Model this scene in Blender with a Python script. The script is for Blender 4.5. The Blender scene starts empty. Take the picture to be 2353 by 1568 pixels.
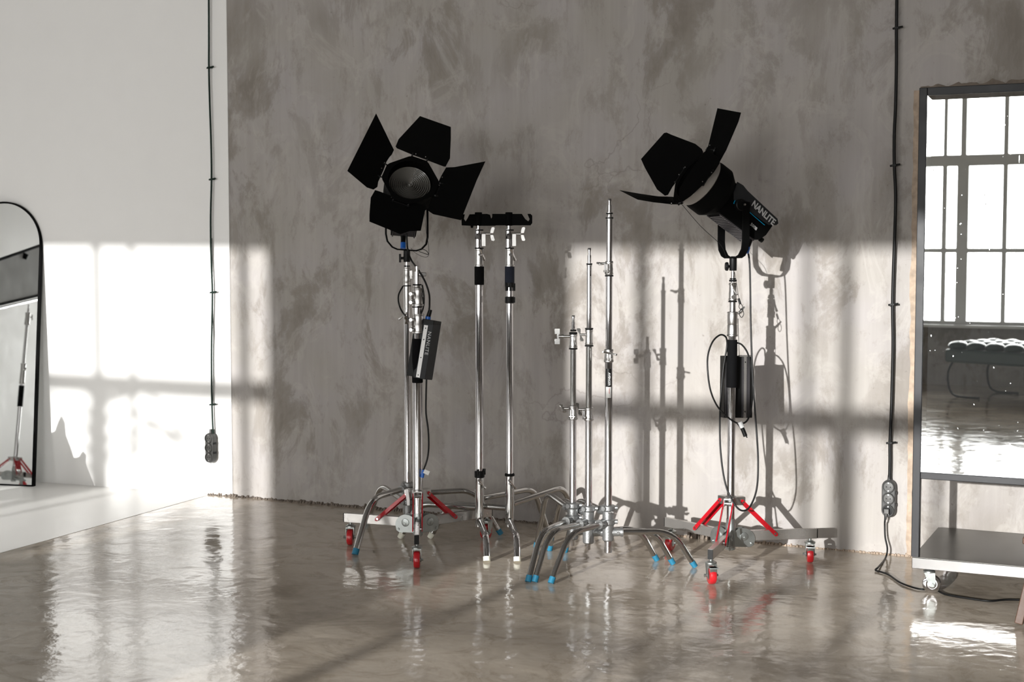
import bpy, math, random
from math import sin, cos, pi, radians, atan, sqrt
from mathutils import Vector, Matrix, noise
random.seed(7)
C = bpy.context.scene.collection
SC = bpy.context.scene
W, H = 2353, 1568
FPX = 3268.0
# ------------------------------------------------------------------ camera
pitch = atan((H/2-578)/FPX)
yaw = atan((2710-W/2)*cos(pitch)/FPX)
FW = Vector((-sin(yaw)*cos(pitch), cos(yaw)*cos(pitch), -sin(pitch)))
RT = Vector((cos(yaw), sin(yaw), 0))
UP = RT.cross(FW)
CAM = Vector((0, -7.1, 1.5))
cd = bpy.data.cameras.new('camera'); cam = bpy.data.objects.new('camera', cd); C.objects.link(cam)
cd.sensor_width = 36; cd.lens = FPX/W*36; cd.clip_start = .05; cd.clip_end = 200
cam.matrix_world = Matrix((( RT.x, UP.x, -FW.x, CAM.x), (RT.y, UP.y, -FW.y, CAM.y), (RT.z, UP.z, -FW.z, CAM.z), (0,0,0,1)))
cd.dof.use_dof = True; cd.dof.focus_distance = 6.75; cd.dof.aperture_fstop = 3.2
SC.camera = cam
# ------------------------------------------------------------------ light
SC.view_settings.view_transform = 'Standard'; SC.view_settings.look = 'None'
SC.view_settings.gamma = 1; SC.view_settings.use_curve_mapping = False
SC.view_settings.exposure = 0.0
SUN_DIR = Vector((.065, 1, -.168)).normalized()
SUN_E, SKY_E = 6.3, 10.3
wd = bpy.data.worlds.new('sky'); SC.world = wd; wd.use_nodes = True
wd.node_tree.nodes['Background'].inputs[0].default_value = (1.0, .985, .965, 1)
wd.node_tree.nodes['Background'].inputs[1].default_value = SKY_E
sd = bpy.data.lights.new('sun', 'SUN'); sd.energy = SUN_E; sd.angle = .0093; sd.color = (1, .988, .975)
so = bpy.data.objects.new('sun', sd); C.objects.link(so)
so.rotation_euler = (-SUN_DIR).to_track_quat('Z', 'Y').to_euler(); so.location = (0, -9, 3)
YW = -11.0                                       # plane of the window wall
def portal(x0, x1, z0, z1):
    l = bpy.data.lights.new('window_portal', 'AREA'); l.shape = 'RECTANGLE'; l.size = x1-x0; l.size_y = z1-z0
    l.cycles.is_portal = True
    o = bpy.data.objects.new('window_portal', l); C.objects.link(o)
    o.location = ((x0+x1)/2, YW-.13, (z0+z1)/2); o.rotation_euler = (pi/2, 0, 0)

# ------------------------------------------------------------------ helpers
def ray(x, y): return (FW*FPX + RT*(x-W/2) - UP*(y-H/2)).normalized()
def onz(x, y, z=0.0):
    d = ray(x, y); return CAM + d*((z-CAM.z)/d.z)
def ony(x, y, Y):
    d = ray(x, y); return CAM + d*((Y-CAM.y)/d.y)
def onplane(x, y, p0, n):
    d = ray(x, y); return CAM + d*((p0-CAM).dot(n)/d.dot(n))
def atdepth(x, y, p0):                            # at the distance of the real point p0
    return onplane(x, y, p0, FW)
def onleg(x, y, ax, ang):                        # in the upright plane of a leg that leaves the axis at this angle
    return onplane(x, y, Vector((ax[0], ax[1], 0)), Vector((-sin(ang), cos(ang), 0)))

MATS = {}
def mat(name, col, rough=.5, metal=0.0, spec=.5, bump=0, bscale=60, var=0, coat=0, vscale=6):
    if name in MATS: return MATS[name]
    m = bpy.data.materials.new(name); m.use_nodes = True; nt = m.node_tree; N = nt.nodes; L = nt.links
    b = N['Principled BSDF']; b.inputs['Base Color'].default_value = (*col, 1)
    b.inputs['Roughness'].default_value = rough; b.inputs['Metallic'].default_value = metal
    b.inputs['Specular IOR Level'].default_value = spec; b.inputs['Coat Weight'].default_value = coat
    tc = N.new('ShaderNodeTexCoord'); nz = N.new('ShaderNodeTexNoise'); nz.inputs['Scale'].default_value = vscale
    nz.inputs['Detail'].default_value = 6; L.new(tc.outputs['Object'], nz.inputs['Vector'])
    if var:
        mx = N.new('ShaderNodeMix'); mx.data_type = 'RGBA'
        mx.inputs['A'].default_value = (*[c*(1-var) for c in col], 1); mx.inputs['B'].default_value = (*[min(1, c*(1+var)) for c in col], 1)
        L.new(nz.outputs['Fac'], mx.inputs['Factor']); L.new(mx.outputs['Result'], b.inputs['Base Color'])
    mr = N.new('ShaderNodeMapRange'); mr.inputs['To Min'].default_value = max(0, rough*.75); mr.inputs['To Max'].default_value = min(1, rough*1.3)
    L.new(nz.outputs['Fac'], mr.inputs['Value']); L.new(mr.outputs['Result'], b.inputs['Roughness'])
    if bump:
        n2 = N.new('ShaderNodeTexNoise'); n2.inputs['Scale'].default_value = bscale; n2.inputs['Detail'].default_value = 3
        L.new(tc.outputs['Object'], n2.inputs['Vector'])
        bp = N.new('ShaderNodeBump'); bp.inputs['Strength'].default_value = bump; bp.inputs['Distance'].default_value = .002
        L.new(n2.outputs['Fac'], bp.inputs['Height']); L.new(bp.outputs['Normal'], b.inputs['Normal'])
    MATS[name] = m; return m

ORG = {}
def org(o): return ORG.get(o.name, Vector((0, 0, 0)))
class MB:
    def __init__(s): s.v = []; s.f = []; s.smooth = []
    def add(s, vs, fs, smooth=False):
        k = len(s.v); s.v += [Vector(v) for v in vs]
        for f in fs: s.f.append([i+k for i in f]); s.smooth.append(smooth)
    def box(s, c, size, rot=None):
        c = Vector(c); hx, hy, hz = [a/2 for a in size]
        vs = [Vector((x, y, z)) for x in (-hx, hx) for y in (-hy, hy) for z in (-hz, hz)]
        b = min(hx, hy, hz)*.12
        if rot is not None: vs = [rot @ v for v in vs]
        s.add([c+v for v in vs], [(0,1,3,2),(4,6,7,5),(0,4,5,1),(2,3,7,6),(0,2,6,4),(1,5,7,3)])
    def frame_box(s, o, ax, ay, az, x, y, z):      # box in a local frame, ranges in metres
        vs = [o+ax*a+ay*b+az*c for a in x for b in y for c in z]
        s.add(vs, [(0,1,3,2),(4,6,7,5),(0,4,5,1),(2,3,7,6),(0,2,6,4),(1,5,7,3)])
    def lathe(s, prof, c=(0,0,0), axis=(0,0,1), seg=24, cap=True):
        c = Vector(c); a = Vector(axis).normalized()
        u = a.orthogonal().normalized(); w = a.cross(u)
        vs = []; n = len(prof)
        for z, r in prof:
            for k in range(seg):
                t = 2*pi*k/seg; vs.append(c+a*z+(u*cos(t)+w*sin(t))*r)
        fs = [(i*seg+k, i*seg+(k+1) % seg, (i+1)*seg+(k+1) % seg, (i+1)*seg+k) for i in range(n-1) for k in range(seg)]
        base = len(s.v); s.add(vs, fs, True)
        if cap and prof[0][1] > 1e-5: s.f.append([base+k for k in range(seg)][::-1]); s.smooth.append(False)
        if cap and prof[-1][1] > 1e-5: s.f.append([base+(n-1)*seg+k for k in range(seg)]); s.smooth.append(False)
    def cyl(s, p, q, r, seg=20, r2=None):
        p = Vector(p); q = Vector(q); s.lathe([(0, r), ((q-p).length, r if r2 is None else r2)], p, q-p, seg)
    def tube(s, pts, r, seg=14, sm=5, closed=False):
        P = smooth_path(pts, sm, closed)
        rings = []; t0 = (P[1]-P[0]).normalized(); u = t0.orthogonal().normalized()
        n = len(P)
        for i, p in enumerate(P):
            if closed: t = (P[(i+1) % n]-P[i-1]).normalized()
            else: t = (P[min(i+1, n-1)]-P[max(i-1, 0)]).normalized()
            u = (u-t*u.dot(t)).normalized(); w = t.cross(u)
            rings.append([p+(u*cos(2*pi*k/seg)+w*sin(2*pi*k/seg))*r for k in range(seg)])
        base = len(s.v)
        fs = [(i*seg+k, i*seg+(k+1) % seg, (i+1)*seg+(k+1) % seg, (i+1)*seg+k) for i in range(n-1) for k in range(seg)]
        if closed: fs += [((n-1)*seg+k, (n-1)*seg+(k+1) % seg, (k+1) % seg, k) for k in range(seg)]
        s.add([v for R in rings for v in R], fs, True)
        if not closed:
            s.f.append([base+k for k in range(seg)][::-1]); s.smooth.append(False)
            s.f.append([base+(n-1)*seg+k for k in range(seg)]); s.smooth.append(False)
    def slab(s, poly, d):                          # polygon of 3D points pushed by the vector d
        n = len(poly); poly = [Vector(p) for p in poly]
        s.add(poly+[p+d for p in poly], [tuple(range(n))[::-1], tuple(range(n, 2*n))]+[(i, (i+1) % n, n+(i+1) % n, n+i) for i in range(n)])
    def ball(s, c, r, seg=16, sc=(1,1,1)):
        prof = [(-cos(pi*i/8)*r, sin(pi*i/8)*r+1e-6) for i in range(9)]
        k = len(s.v); s.lathe(prof, (0,0,0), (0,0,1), seg)
        for i in range(k, len(s.v)): v = s.v[i]; s.v[i] = Vector(c)+Vector((v.x*sc[0], v.y*sc[1], v.z*sc[2]))
    def build(s, name, m, parent=None, at=None, bevel=0, label=None, cat=None, group=None, kind=None):
        o0 = org(parent) if parent else Vector(at if at is not None else (0, 0, 0))
        me = bpy.data.meshes.new(name); me.from_pydata([tuple(v-o0) for v in s.v], [], s.f)
        me.polygons.foreach_set('use_smooth', s.smooth); me.update()
        import bmesh
        b = bmesh.new(); b.from_mesh(me); bmesh.ops.recalc_face_normals(b, faces=b.faces); b.to_mesh(me); b.free()
        me.set_sharp_from_angle(angle=radians(32)); me.materials.append(m)
        o = bpy.data.objects.new(name, me); C.objects.link(o)
        if parent: o.parent = parent
        else: o.location = o0
        ORG[o.name] = o0
        if bevel:
            bv = o.modifiers.new('bevel', 'BEVEL'); bv.width = bevel; bv.segments = 2; bv.limit_method = 'ANGLE'; bv.angle_limit = radians(40)
        if label: o['label'] = label
        if cat: o['category'] = cat
        if group: o['group'] = group
        if kind: o['kind'] = kind
        return o
def smooth_path(pts, sm, closed=False):
    P = [Vector(p) for p in pts]
    if sm <= 1 or len(P) < 3: return P
    out = []; n = len(P)
    for i in range(n if closed else n-1):
        a = P[i-1] if (i > 0 or closed) else P[0]; b = P[i]; c = P[(i+1) % n]; d = P[(i+2) % n] if (closed or i+2 < n) else P[-1]
        for k in range(sm):
            t = k/sm
            out.append(.5*((2*b)+(c-a)*t+(2*a-5*b+4*c-d)*t*t+(3*b-a-3*c+d)*t**3))
    if not closed: out.append(P[-1])
    return out
def round_path(pts, rad, n=6):                    # straight runs with rounded corners
    P = [Vector(p) for p in pts]; out = [P[0]]
    for i in range(1, len(P)-1):
        a, b, c = P[i-1], P[i], P[i+1]
        r = min(rad, (a-b).length*.48, (c-b).length*.48)
        p = b+(a-b).normalized()*r; q = b+(c-b).normalized()*r
        for k in range(n+1):
            t = k/n; out.append(p*(1-t)**2+b*2*t*(1-t)+q*t*t)
    out.append(P[-1]); return out
def thing(name, loc, label, cat, group=None):
    o = bpy.data.objects.new(name, None); C.objects.link(o); o.location = loc; o.empty_display_size = .1
    ORG[o.name] = Vector(loc); o['label'] = label; o['category'] = cat
    if group: o['group'] = group
    return o
def text(body, name, m, parent, o, ax, ay, size, ext=.0006, spacing=1.0, bold=0.0, squeeze=1.0):
    cu = bpy.data.curves.new(name, 'FONT'); cu.body = body; cu.size = size; cu.extrude = ext; cu.align_x = 'CENTER'; cu.align_y = 'CENTER'
    cu.space_character = spacing; cu.offset = bold; cu.resolution_u = 3
    az = ax.cross(ay).normalized()
    tmp = bpy.data.objects.new('tmp_text', cu); C.objects.link(tmp); bpy.context.view_layer.update()
    me = bpy.data.meshes.new_from_object(tmp.evaluated_get(bpy.context.evaluated_depsgraph_get())); bpy.data.objects.remove(tmp); bpy.data.curves.remove(cu)
    me.name = name; me.materials.clear(); me.materials.append(m)
    ob = bpy.data.objects.new(name, me); C.objects.link(ob); ob.parent = parent; ORG[ob.name] = org(parent)
    p = Vector(o)-org(parent); a = ax*squeeze
    ob.matrix_local = Matrix(((a.x, ay.x, az.x, p.x), (a.y, ay.y, az.y, p.y), (a.z, ay.z, az.z, p.z), (0,0,0,1)))
    return ob

# ------------------------------------------------------------------ materials
def nodes(name):
    m = bpy.data.materials.new(name); m.use_nodes = True
    return m, m.node_tree.nodes, m.node_tree.links, m.node_tree.nodes['Principled BSDF']
def noise_node(N, L, vec, scale, detail=6, rough=.55, dist=0.0, sc=(1,1,1), off=(0,0,0)):
    mp = N.new('ShaderNodeMapping'); mp.inputs['Scale'].default_value = sc; mp.inputs['Location'].default_value = off; L.new(vec, mp.inputs['Vector'])
    n = N.new('ShaderNodeTexNoise'); n.inputs['Scale'].default_value = scale; n.inputs['Detail'].default_value = detail
    n.inputs['Roughness'].default_value = rough; n.inputs['Distortion'].default_value = dist; L.new(mp.outputs['Vector'], n.inputs['Vector']); return n.outputs['Fac']
def ramp(N, L, fac, stops, interp='LINEAR'):
    r = N.new('ShaderNodeValToRGB'); r.color_ramp.interpolation = interp; e = r.color_ramp.elements
    while len(e) < len(stops): e.new(.5)
    for k, (p, c) in enumerate(stops): e[k].position = p; e[k].color = (*c, 1) if len(c) == 3 else c
    L.new(fac, r.inputs['Fac']); return r.outputs['Color']
def mix(N, L, fac, a, b, mode='MIX'):
    x = N.new('ShaderNodeMix'); x.data_type = 'RGBA'; x.blend_type = mode
    for s_, v in (('Factor', fac), ('A', a), ('B', b)):
        if isinstance(v, (int, float)): x.inputs[s_].default_value = v
        elif isinstance(v, tuple): x.inputs[s_].default_value = (*v, 1)
        else: L.new(v, x.inputs[s_])
    return x.outputs['Result']
def mth(N, L, op, a, b=None, clamp=False):
    x = N.new('ShaderNodeMath'); x.operation = op; x.use_clamp = clamp
    for i, v in enumerate((a, b)):
        if v is None: continue
        if isinstance(v, (int, float)): x.inputs[i].default_value = v
        else: L.new(v, x.inputs[i])
    return x.outputs[0]
G3 = lambda g: (g, g, g)

def concrete():
    m, N, L, b = nodes('worn_plaster')
    tc = N.new('ShaderNodeTexCoord').outputs['Object']
    big = noise_node(N, L, tc, .9, 5, .6, .3, (1, 1, .7))
    col = ramp(N, L, big, [(.3, (.325, .303, .277)), (.5, (.368, .343, .318)), (.68, (.40, .37, .345))])
    hue = noise_node(N, L, tc, 2.3, 3, .5, 0, (1, 1, 1.2), (9, 0, 3))
    col = mix(N, L, ramp(N, L, hue, [(.4, G3(0)), (.65, G3(.5))]), col, (.385, .36, .365))
    # dark worn patches stretched downwards
    p1 = noise_node(N, L, tc, 2.6, 9, .68, .5, (1.25, 1, .62), (3.1, 0, 1.7))
    f1 = ramp(N, L, p1, [(.50, G3(0)), (.555, G3(.6)), (.66, G3(.95))])
    gate = ramp(N, L, noise_node(N, L, tc, .8, 2, .5, 0, (1, 1, 1), (5.5, 0, 2.0)), [(.40, G3(.12)), (.56, G3(1))])
    f1 = mth(N, L, 'MULTIPLY', f1, gate)
    col = mix(N, L, f1, col, (.215, .190, .165))
    p2 = noise_node(N, L, tc, 5.5, 10, .75, .2, (1, 1, .5), (7, 0, 4))
    col = mix(N, L, ramp(N, L, p2, [(.53, G3(0)), (.62, G3(.6))]), col, (.25, .225, .198))
    # lighter trowelled skins
    p3 = noise_node(N, L, tc, 3.2, 6, .6, 1.2, (1, 1, .8), (1, 0, 8))
    col = mix(N, L, ramp(N, L, p3, [(.54, G3(0)), (.6, G3(.35)), (.63, G3(.1)), (.8, G3(.4))]), col, (.46, .43, .40))
    # faint vertical brush marks
    br = noise_node(N, L, tc, 3, 5, .6, 0, (9, 1, .5), (2, 0, 0))
    col = mix(N, L, .22, col, ramp(N, L, br, [(.3, G3(.38)), (.7, G3(.62))]), 'OVERLAY')
    # hairline cracks
    vo = N.new('ShaderNodeTexVoronoi'); vo.feature = 'DISTANCE_TO_EDGE'; vo.inputs['Scale'].default_value = .9
    nv = N.new('ShaderNodeTexNoise'); nv.inputs['Scale'].default_value = 2.5; nv.inputs['Detail'].default_value = 8; L.new(tc, nv.inputs['Vector'])
    vm = N.new('ShaderNodeVectorMath'); vm.operation = 'SCALE'; vm.inputs['Scale'].default_value = .9; L.new(nv.outputs['Color'], vm.inputs[0])
    va = N.new('ShaderNodeVectorMath'); L.new(tc, va.inputs[0]); L.new(vm.outputs[0], va.inputs[1]); L.new(va.outputs[0], vo.inputs['Vector'])
    cr = ramp(N, L, vo.outputs['Distance'], [(0, G3(1)), (.006, G3(0))])
    cg = ramp(N, L, noise_node(N, L, tc, 1.3, 3, .5, 0, (1, 1, 1), (4, 0, 9)), [(.55, G3(0)), (.65, G3(.4))])
    crk = mth(N, L, 'MULTIPLY', cr, cg)
    col = mix(N, L, crk, col, (.17, .15, .13))
    # pits
    pit = noise_node(N, L, tc, 38, 3, .6, 0)
    pf = ramp(N, L, pit, [(.68, G3(0)), (.73, G3(.6))])
    col = mix(N, L, pf, col, (.2, .18, .16))
    L.new(col, b.inputs['Base Color']); b.inputs['Roughness'].default_value = .78; b.inputs['Specular IOR Level'].default_value = .3
    hgt = mth(N, L, 'ADD', mth(N, L, 'MULTIPLY', p3, 1.0), mth(N, L, 'MULTIPLY', f1, -.5))
    hgt = mth(N, L, 'ADD', hgt, mth(N, L, 'MULTIPLY', crk, -.8))
    hgt = mth(N, L, 'ADD', hgt, mth(N, L, 'MULTIPLY', noise_node(N, L, tc, 30, 5, .6), .12))
    bp = N.new('ShaderNodeBump'); bp.inputs['Strength'].default_value = .35; bp.inputs['Distance'].default_value = .01
    L.new(hgt, bp.inputs['Height']); L.new(bp.outputs['Normal'], b.inputs['Normal'])
    return m
def resin():
    m, N, L, b = nodes('polished_resin_floor')
    tc = N.new('ShaderNodeTexCoord').outputs['Object']
    n1 = noise_node(N, L, tc, .9, 8, .62, .9, (1, 1.3, 1), (2, 5, 0))
    col = ramp(N, L, n1, [(.32, (.29, .24, .185)), (.45, (.42, .36, .29)), (.58, (.52, .45, .37)), (.72, (.60, .53, .45))])
    n2 = noise_node(N, L, tc, 3.4, 10, .7, 2.2, (1, 1.2, 1), (7, 1, 0))
    col = mix(N, L, ramp(N, L, n2, [(.5, G3(0)), (.62, G3(.6)), (.66, G3(.15))]), col, (.25, .20, .145))
    n4 = noise_node(N, L, tc, 1.7, 6, .6, 1.5, (1, 1, 1), (0, 3, 5))
    col = mix(N, L, ramp(N, L, n4, [(.52, G3(0)), (.7, G3(.5))]), col, (.54, .475, .40))
    L.new(col, b.inputs['Base Color'])
    rg = ramp(N, L, noise_node(N, L, tc, 2.2, 5, .6, 0, (1,1,1), (1, 9, 0)), [(.3, G3(.07)), (.7, G3(.15))]); L.new(rg, b.inputs['Roughness'])
    b.inputs['IOR'].default_value = 1.62
    h1 = noise_node(N, L, tc, 5.5, 2, .5, .4); h2 = noise_node(N, L, tc, 26, 2, .5, .3); h3 = noise_node(N, L, tc, 120, 2, .5)
    hh = mth(N, L, 'ADD', mth(N, L, 'MULTIPLY', h1, 1.0), mth(N, L, 'MULTIPLY', h2, .16)); hh = mth(N, L, 'ADD', hh, mth(N, L, 'MULTIPLY', h3, .035))
    bp = N.new('ShaderNodeBump'); bp.inputs['Strength'].default_value = .5; bp.inputs['Distance'].default_value = .010
    L.new(hh, bp.inputs['Height']); L.new(bp.outputs['Normal'], b.inputs['Normal'])
    return m
def glass_pane():
    m = bpy.data.materials.new('clear_window_glass'); m.use_nodes = True; N = m.node_tree.nodes; L = m.node_tree.links; N.clear()
    out = N.new('ShaderNodeOutputMaterial'); mx = N.new('ShaderNodeMixShader'); t = N.new('ShaderNodeBsdfTransparent'); g = N.new('ShaderNodeBsdfGlossy')
    g.inputs['Roughness'].default_value = .0; t.inputs[0].default_value = (.97, .98, .975, 1)
    fr = N.new('ShaderNodeFresnel'); fr.inputs['IOR'].default_value = 1.45
    L.new(fr.outputs[0], mx.inputs[0]); L.new(t.outputs[0], mx.inputs[1]); L.new(g.outputs[0], mx.inputs[2]); L.new(mx.outputs[0], out.inputs[0]); return m
def mirror_mat(name, rough, smear=False):
    m, N, L, b = nodes(name)
    b.inputs['Metallic'].default_value = 1; b.inputs['Base Color'].default_value = (.90, .92, .915, 1); b.inputs['Roughness'].default_value = rough
    if smear:                                    # dried drips and specks on the glass
        tc = N.new('ShaderNodeTexCoord').outputs['Object']
        sp = noise_node(N, L, tc, 60, 2, .5, 0, (1, 1, .8)); dr = noise_node(N, L, tc, 40, 2, .5, 0, (1, 1, .06), (3, 0, 0))
        f = mth(N, L, 'ADD', ramp(N, L, sp, [(.72, G3(0)), (.75, G3(.6))]), ramp(N, L, dr, [(.73, G3(0)), (.75, G3(.35))]), True)
        L.new(ramp(N, L, f, [(0, G3(0)), (1, G3(1))]), b.inputs['Roughness'])
        L.new(mth(N, L, 'SUBTRACT', .985, f, True), b.inputs['Metallic'])
    return m
M_CON = concrete(); M_FLOOR = resin(); M_PANE = glass_pane()
M_MIR = mirror_mat('silvered_glass', .01); M_MIR2 = mirror_mat('spotted_silvered_glass', .012, True)
M_WHITE = mat('white_wall_paint', (.88, .87, .855), .6, bump=.15, bscale=25, var=.02)
M_WFLOOR = mat('white_floor_paint', (.78, .765, .74), .32, var=.03, bump=.1, bscale=14)
M_CEIL = mat('ceiling_paint', (.30, .29, .28), .8, var=.03)
M_CHROME = mat('polished_chrome', (.60, .59, .60), .06, 1.0, vscale=15)
M_DCHROME = mat('scuffed_chrome', (.50, .495, .485), .13, 1.0, vscale=20)
M_ALU = mat('machined_aluminium', (.52, .51, .50), .30, 1.0, bump=.1, bscale=300)
M_CAST = mat('cast_zinc', (.33, .335, .335), .38, .8, bump=.5, bscale=160, var=.1)
M_GALV = mat('galvanised_steel', (.40, .42, .41), .36, .9, var=.12, vscale=30)
M_BLK = mat('matt_black_paint', (.0022, .0022, .0022), .75, spec=.06, var=.15)
M_BLKP = mat('black_plastic', (.0045, .0045, .0045), .42, spec=.2, var=.15)
M_RUB = mat('black_rubber', (.006, .006, .006), .7, spec=.2, bump=.3, bscale=300)
M_FOAM = mat('black_foam_sleeve', (.004, .004, .0045), .9, spec=.1, bump=.6, bscale=400)
M_FOAMB = mat('slate_blue_sleeve', (.022, .026, .04), .8, spec=.2, bump=.5, bscale=400)
M_CABLE = mat('black_cable', (.005, .005, .005), .45, spec=.25, var=.2)
M_GCABLE = mat('dark_green_cable', (.003, .014, .009), .5, spec=.2, var=.2)
M_BLUE = mat('blue_rubber_tip', (.015, .16, .27), .5, var=.15)
M_WTIP = mat('white_rubber_tip', (.78, .77, .66), .5, var=.05)
M_RED = mat('red_enamel', (.42, .004, .012), .28, coat=.4, var=.08)
M_WHEEL = mat('red_urethane', (.48, .012, .018), .3, var=.25, vscale=30, coat=.3)
M_BLUEP = mat('blue_plug', (.01, .13, .55), .35, var=.1)
M_CYAN = mat('cyan_stripe', (.0, .33, .62), .4, var=.05)
M_GREY = mat('grey_panel', (.022, .023, .025), .5, spec=.25, var=.1)
M_LET = mat('pale_lettering', (.55, .55, .55), .5, var=.05)
M_DLET = mat('dim_lettering', (.16, .16, .16), .45, var=.05)
M_FIN = mat('dark_anodised_fins', (.10, .095, .10), .42, .6, var=.2)
M_PINK = mat('pink_tape', (.65, .02, .30), .5, var=.08)
M_LENS = mat('fresnel_glass', (.11, .105, .095), .26, 0, spec=.7, coat=.15, var=.2)
M_RIM = mat('pale_lens_ring', (.33, .31, .29), .5, .3, var=.08)
M_SOCK = mat('grey_socket_plastic', (.05, .049, .047), .5, var=.12)
M_SOCKL = mat('pale_socket_insert', (.075, .073, .070), .35, .3, var=.2, vscale=40)
M_RAIL = mat('satin_steel_rail', (.50, .48, .46), .27, .8, var=.15, vscale=8)
M_FRAME = mat('dark_steel_frame', (.014, .014, .016), .42, 0, spec=.3, var=.25, vscale=12)
M_SHEET = mat('brushed_sheet_steel', (.22, .215, .21), .22, 1.0, var=.25, vscale=3)
M_WOOD = mat('brown_stained_wood', (.075, .036, .02), .5, bump=.5, bscale=30, var=.35, vscale=9)
M_STICK = mat('white_sticker', (.85, .85, .83), .5, var=.02)
M_STICKR = mat('red_print', (.6, .05, .05), .5, var=.05)
M_WFR = mat('white_window_frame', (.82, .82, .80), .5, var=.03)
M_LEATH = mat('dark_green_leather', (.02, .045, .042), .33, bump=.3, bscale=80, var=.2, coat=.2)
M_PANEL = mat('grey_reflector_cloth', (.33, .33, .32), .7, var=.05)
M_RAW = mat('torn_plaster_edge', (.40, .31, .235), .9, bump=1.0, bscale=60, var=.6, vscale=26)
M_DIRT = mat('dark_rubble', (.16, .13, .105), .95, bump=1.0, bscale=90, var=.5, vscale=30)
M_BARK = mat('tree_bark', (.12, .09, .07), .9, bump=.8, var=.3)
M_SHSLAB = mat('shadow_slab_white', (.6, .58, .55), .85, var=.05)  # for the unseen slab added to throw the ragged shadow

# ------------------------------------------------------------------ the room
XL, XR, ZC = -9.4, 4.2, 4.4
def struct(name, b, m, parent=None, at=None, **k): return b.build(name, m, parent, at, kind=None if parent else 'structure', **k)
b = MB(); b.box(((XL+XR)/2, YW/2, -.05), (XR-XL+.4, -YW+.4, .1)); struct('floor', b, M_FLOOR)
b = MB(); b.box(((XL+XR)/2, .1, ZC/2), (XR-XL+.4, .2, ZC)); struct('wall_back', b, M_CON)
b = MB(); b.box(((XL+XR)/2, YW/2, ZC+.05), (XR-XL+.4, -YW+.4, .1)); struct('ceiling', b, M_CEIL)
b = MB(); b.box((XL-.1, YW/2, ZC/2), (.2, -YW, ZC)); struct('wall_left', b, M_WHITE)
b = MB(); b.box((XR+.1, YW/2, ZC/2), (.2, -YW, ZC)); struct('wall_right', b, M_CON)
# white paint skin on the left part of the back wall, slightly proud; white floor strip before it
XE = -5.213
b = MB(); b.add([(XE, -.006, 0), (XE, .02, 0), (XL, .02, 0), (XL, -.17, 0), (-6.9, -.10, 0), (XE-.4, -.02, 0)]+[(XE, -.006, ZC), (XE, .02, ZC), (XL, .02, ZC), (XL, -.17, ZC), (-6.9, -.10, ZC), (XE-.4, -.02, ZC)],
    [(0,1,2,3,4,5), (6,7,8,9,10,11)[::-1]]+[(i, (i+1) % 6, 6+(i+1) % 6, 6+i) for i in range(6)]); struct('wall_corner', b, M_WHITE)
b = MB(); b.slab([(XL, 0, .0), (-5.38, 0, 0), (-5.345, -.6, 0), (-5.29, -1.5, 0), (-5.25, -2.4, 0), (-5.2, -4, 0), (-5.1, -10.9, 0), (XL, -10.9, 0)], Vector((0, 0, .0015))); struct('floor_corner', b, M_WFLOOR)
# window wall
WZ0, WZ1 = .68, 3.40
OPEN = [(-9.0, -5.66), (-3.703, -.35), (1.9, 3.5)]  # rightmost opening is unseen, added to light the right side
b = MB()
def wbox(x0, x1, z0, z1): b.box(((x0+x1)/2, YW-.125, (z0+z1)/2), (x1-x0, .25, z1-z0))
wbox(XL-.2, XR+.2, 0, WZ0); wbox(XL-.2, XR+.2, WZ1, ZC)
xs = [XL-.2]+[v for o in OPEN for v in o]+[XR+.2]
for i in range(0, len(xs), 2): wbox(xs[i], xs[i+1], WZ0, WZ1)
struct('wall_front', b, M_CON)
BARS = {0: [(-8.1, .05, .05), (-6.92, .065, .13), (-6.655, .045, .05), (-5.84, .06, .06)],
        1: [(-3.287, .08, .085), (-2.407, .04, .05), (-2.21, .06, .125), (-1.76, .05, .05), (-1.0, .08, .08)],
        2: [(2.7, .06, .08)]}
for i, (x0, x1) in enumerate(OPEN):
    portal(x0, x1, WZ0, WZ1)
    w = bpy.data.objects.new('window_%d' % (i+1), None); C.objects.link(w); w['kind'] = 'structure'; w.location = ((x0+x1)/2, YW-.1, WZ0); ORG[w.name] = Vector(w.location)
    f = MB(); yc = YW-.1
    for x, wu, wl in BARS[i]:
        f.box((x, yc, (2.455+WZ1)/2), (wu, .06, WZ1-2.455)); f.box((x, yc, (WZ0+2.455)/2), (wl, .06, 2.455-WZ0))
    f.box(((x0+x1)/2, yc, 2.515), (x1-x0, .055, .125)); f.box(((x0+x1)/2, yc, 1.51), (x1-x0, .05, .05))
    f.box(((x0+x1)/2, yc, WZ0+.02), (x1-x0, .08, .04)); f.box(((x0+x1)/2, yc, WZ1-.01), (x1-x0, .08, .02))
    f.build('window_frame', M_WFR, w)
    xx = [x0]+[q[0] for q in BARS[i]]+[x1]
    for a, c in zip(xx[:-1], xx[1:]):
        for z0, z1 in ((WZ0, 1.51), (1.51, 2.51), (2.51, WZ1)):
            p = MB(); p.add([(a, yc, z0), (c, yc, z0), (c, yc, z1), (a, yc, z1)], [(0,1,2,3)]); p.build('pane', M_PANE, w)
    s_ = MB(); s_.box(((x0+x1)/2, YW+.03, WZ0-.015), (x1-x0+.1, .16, .03)); s_.build('window_sill', M_WFR, w)
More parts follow.
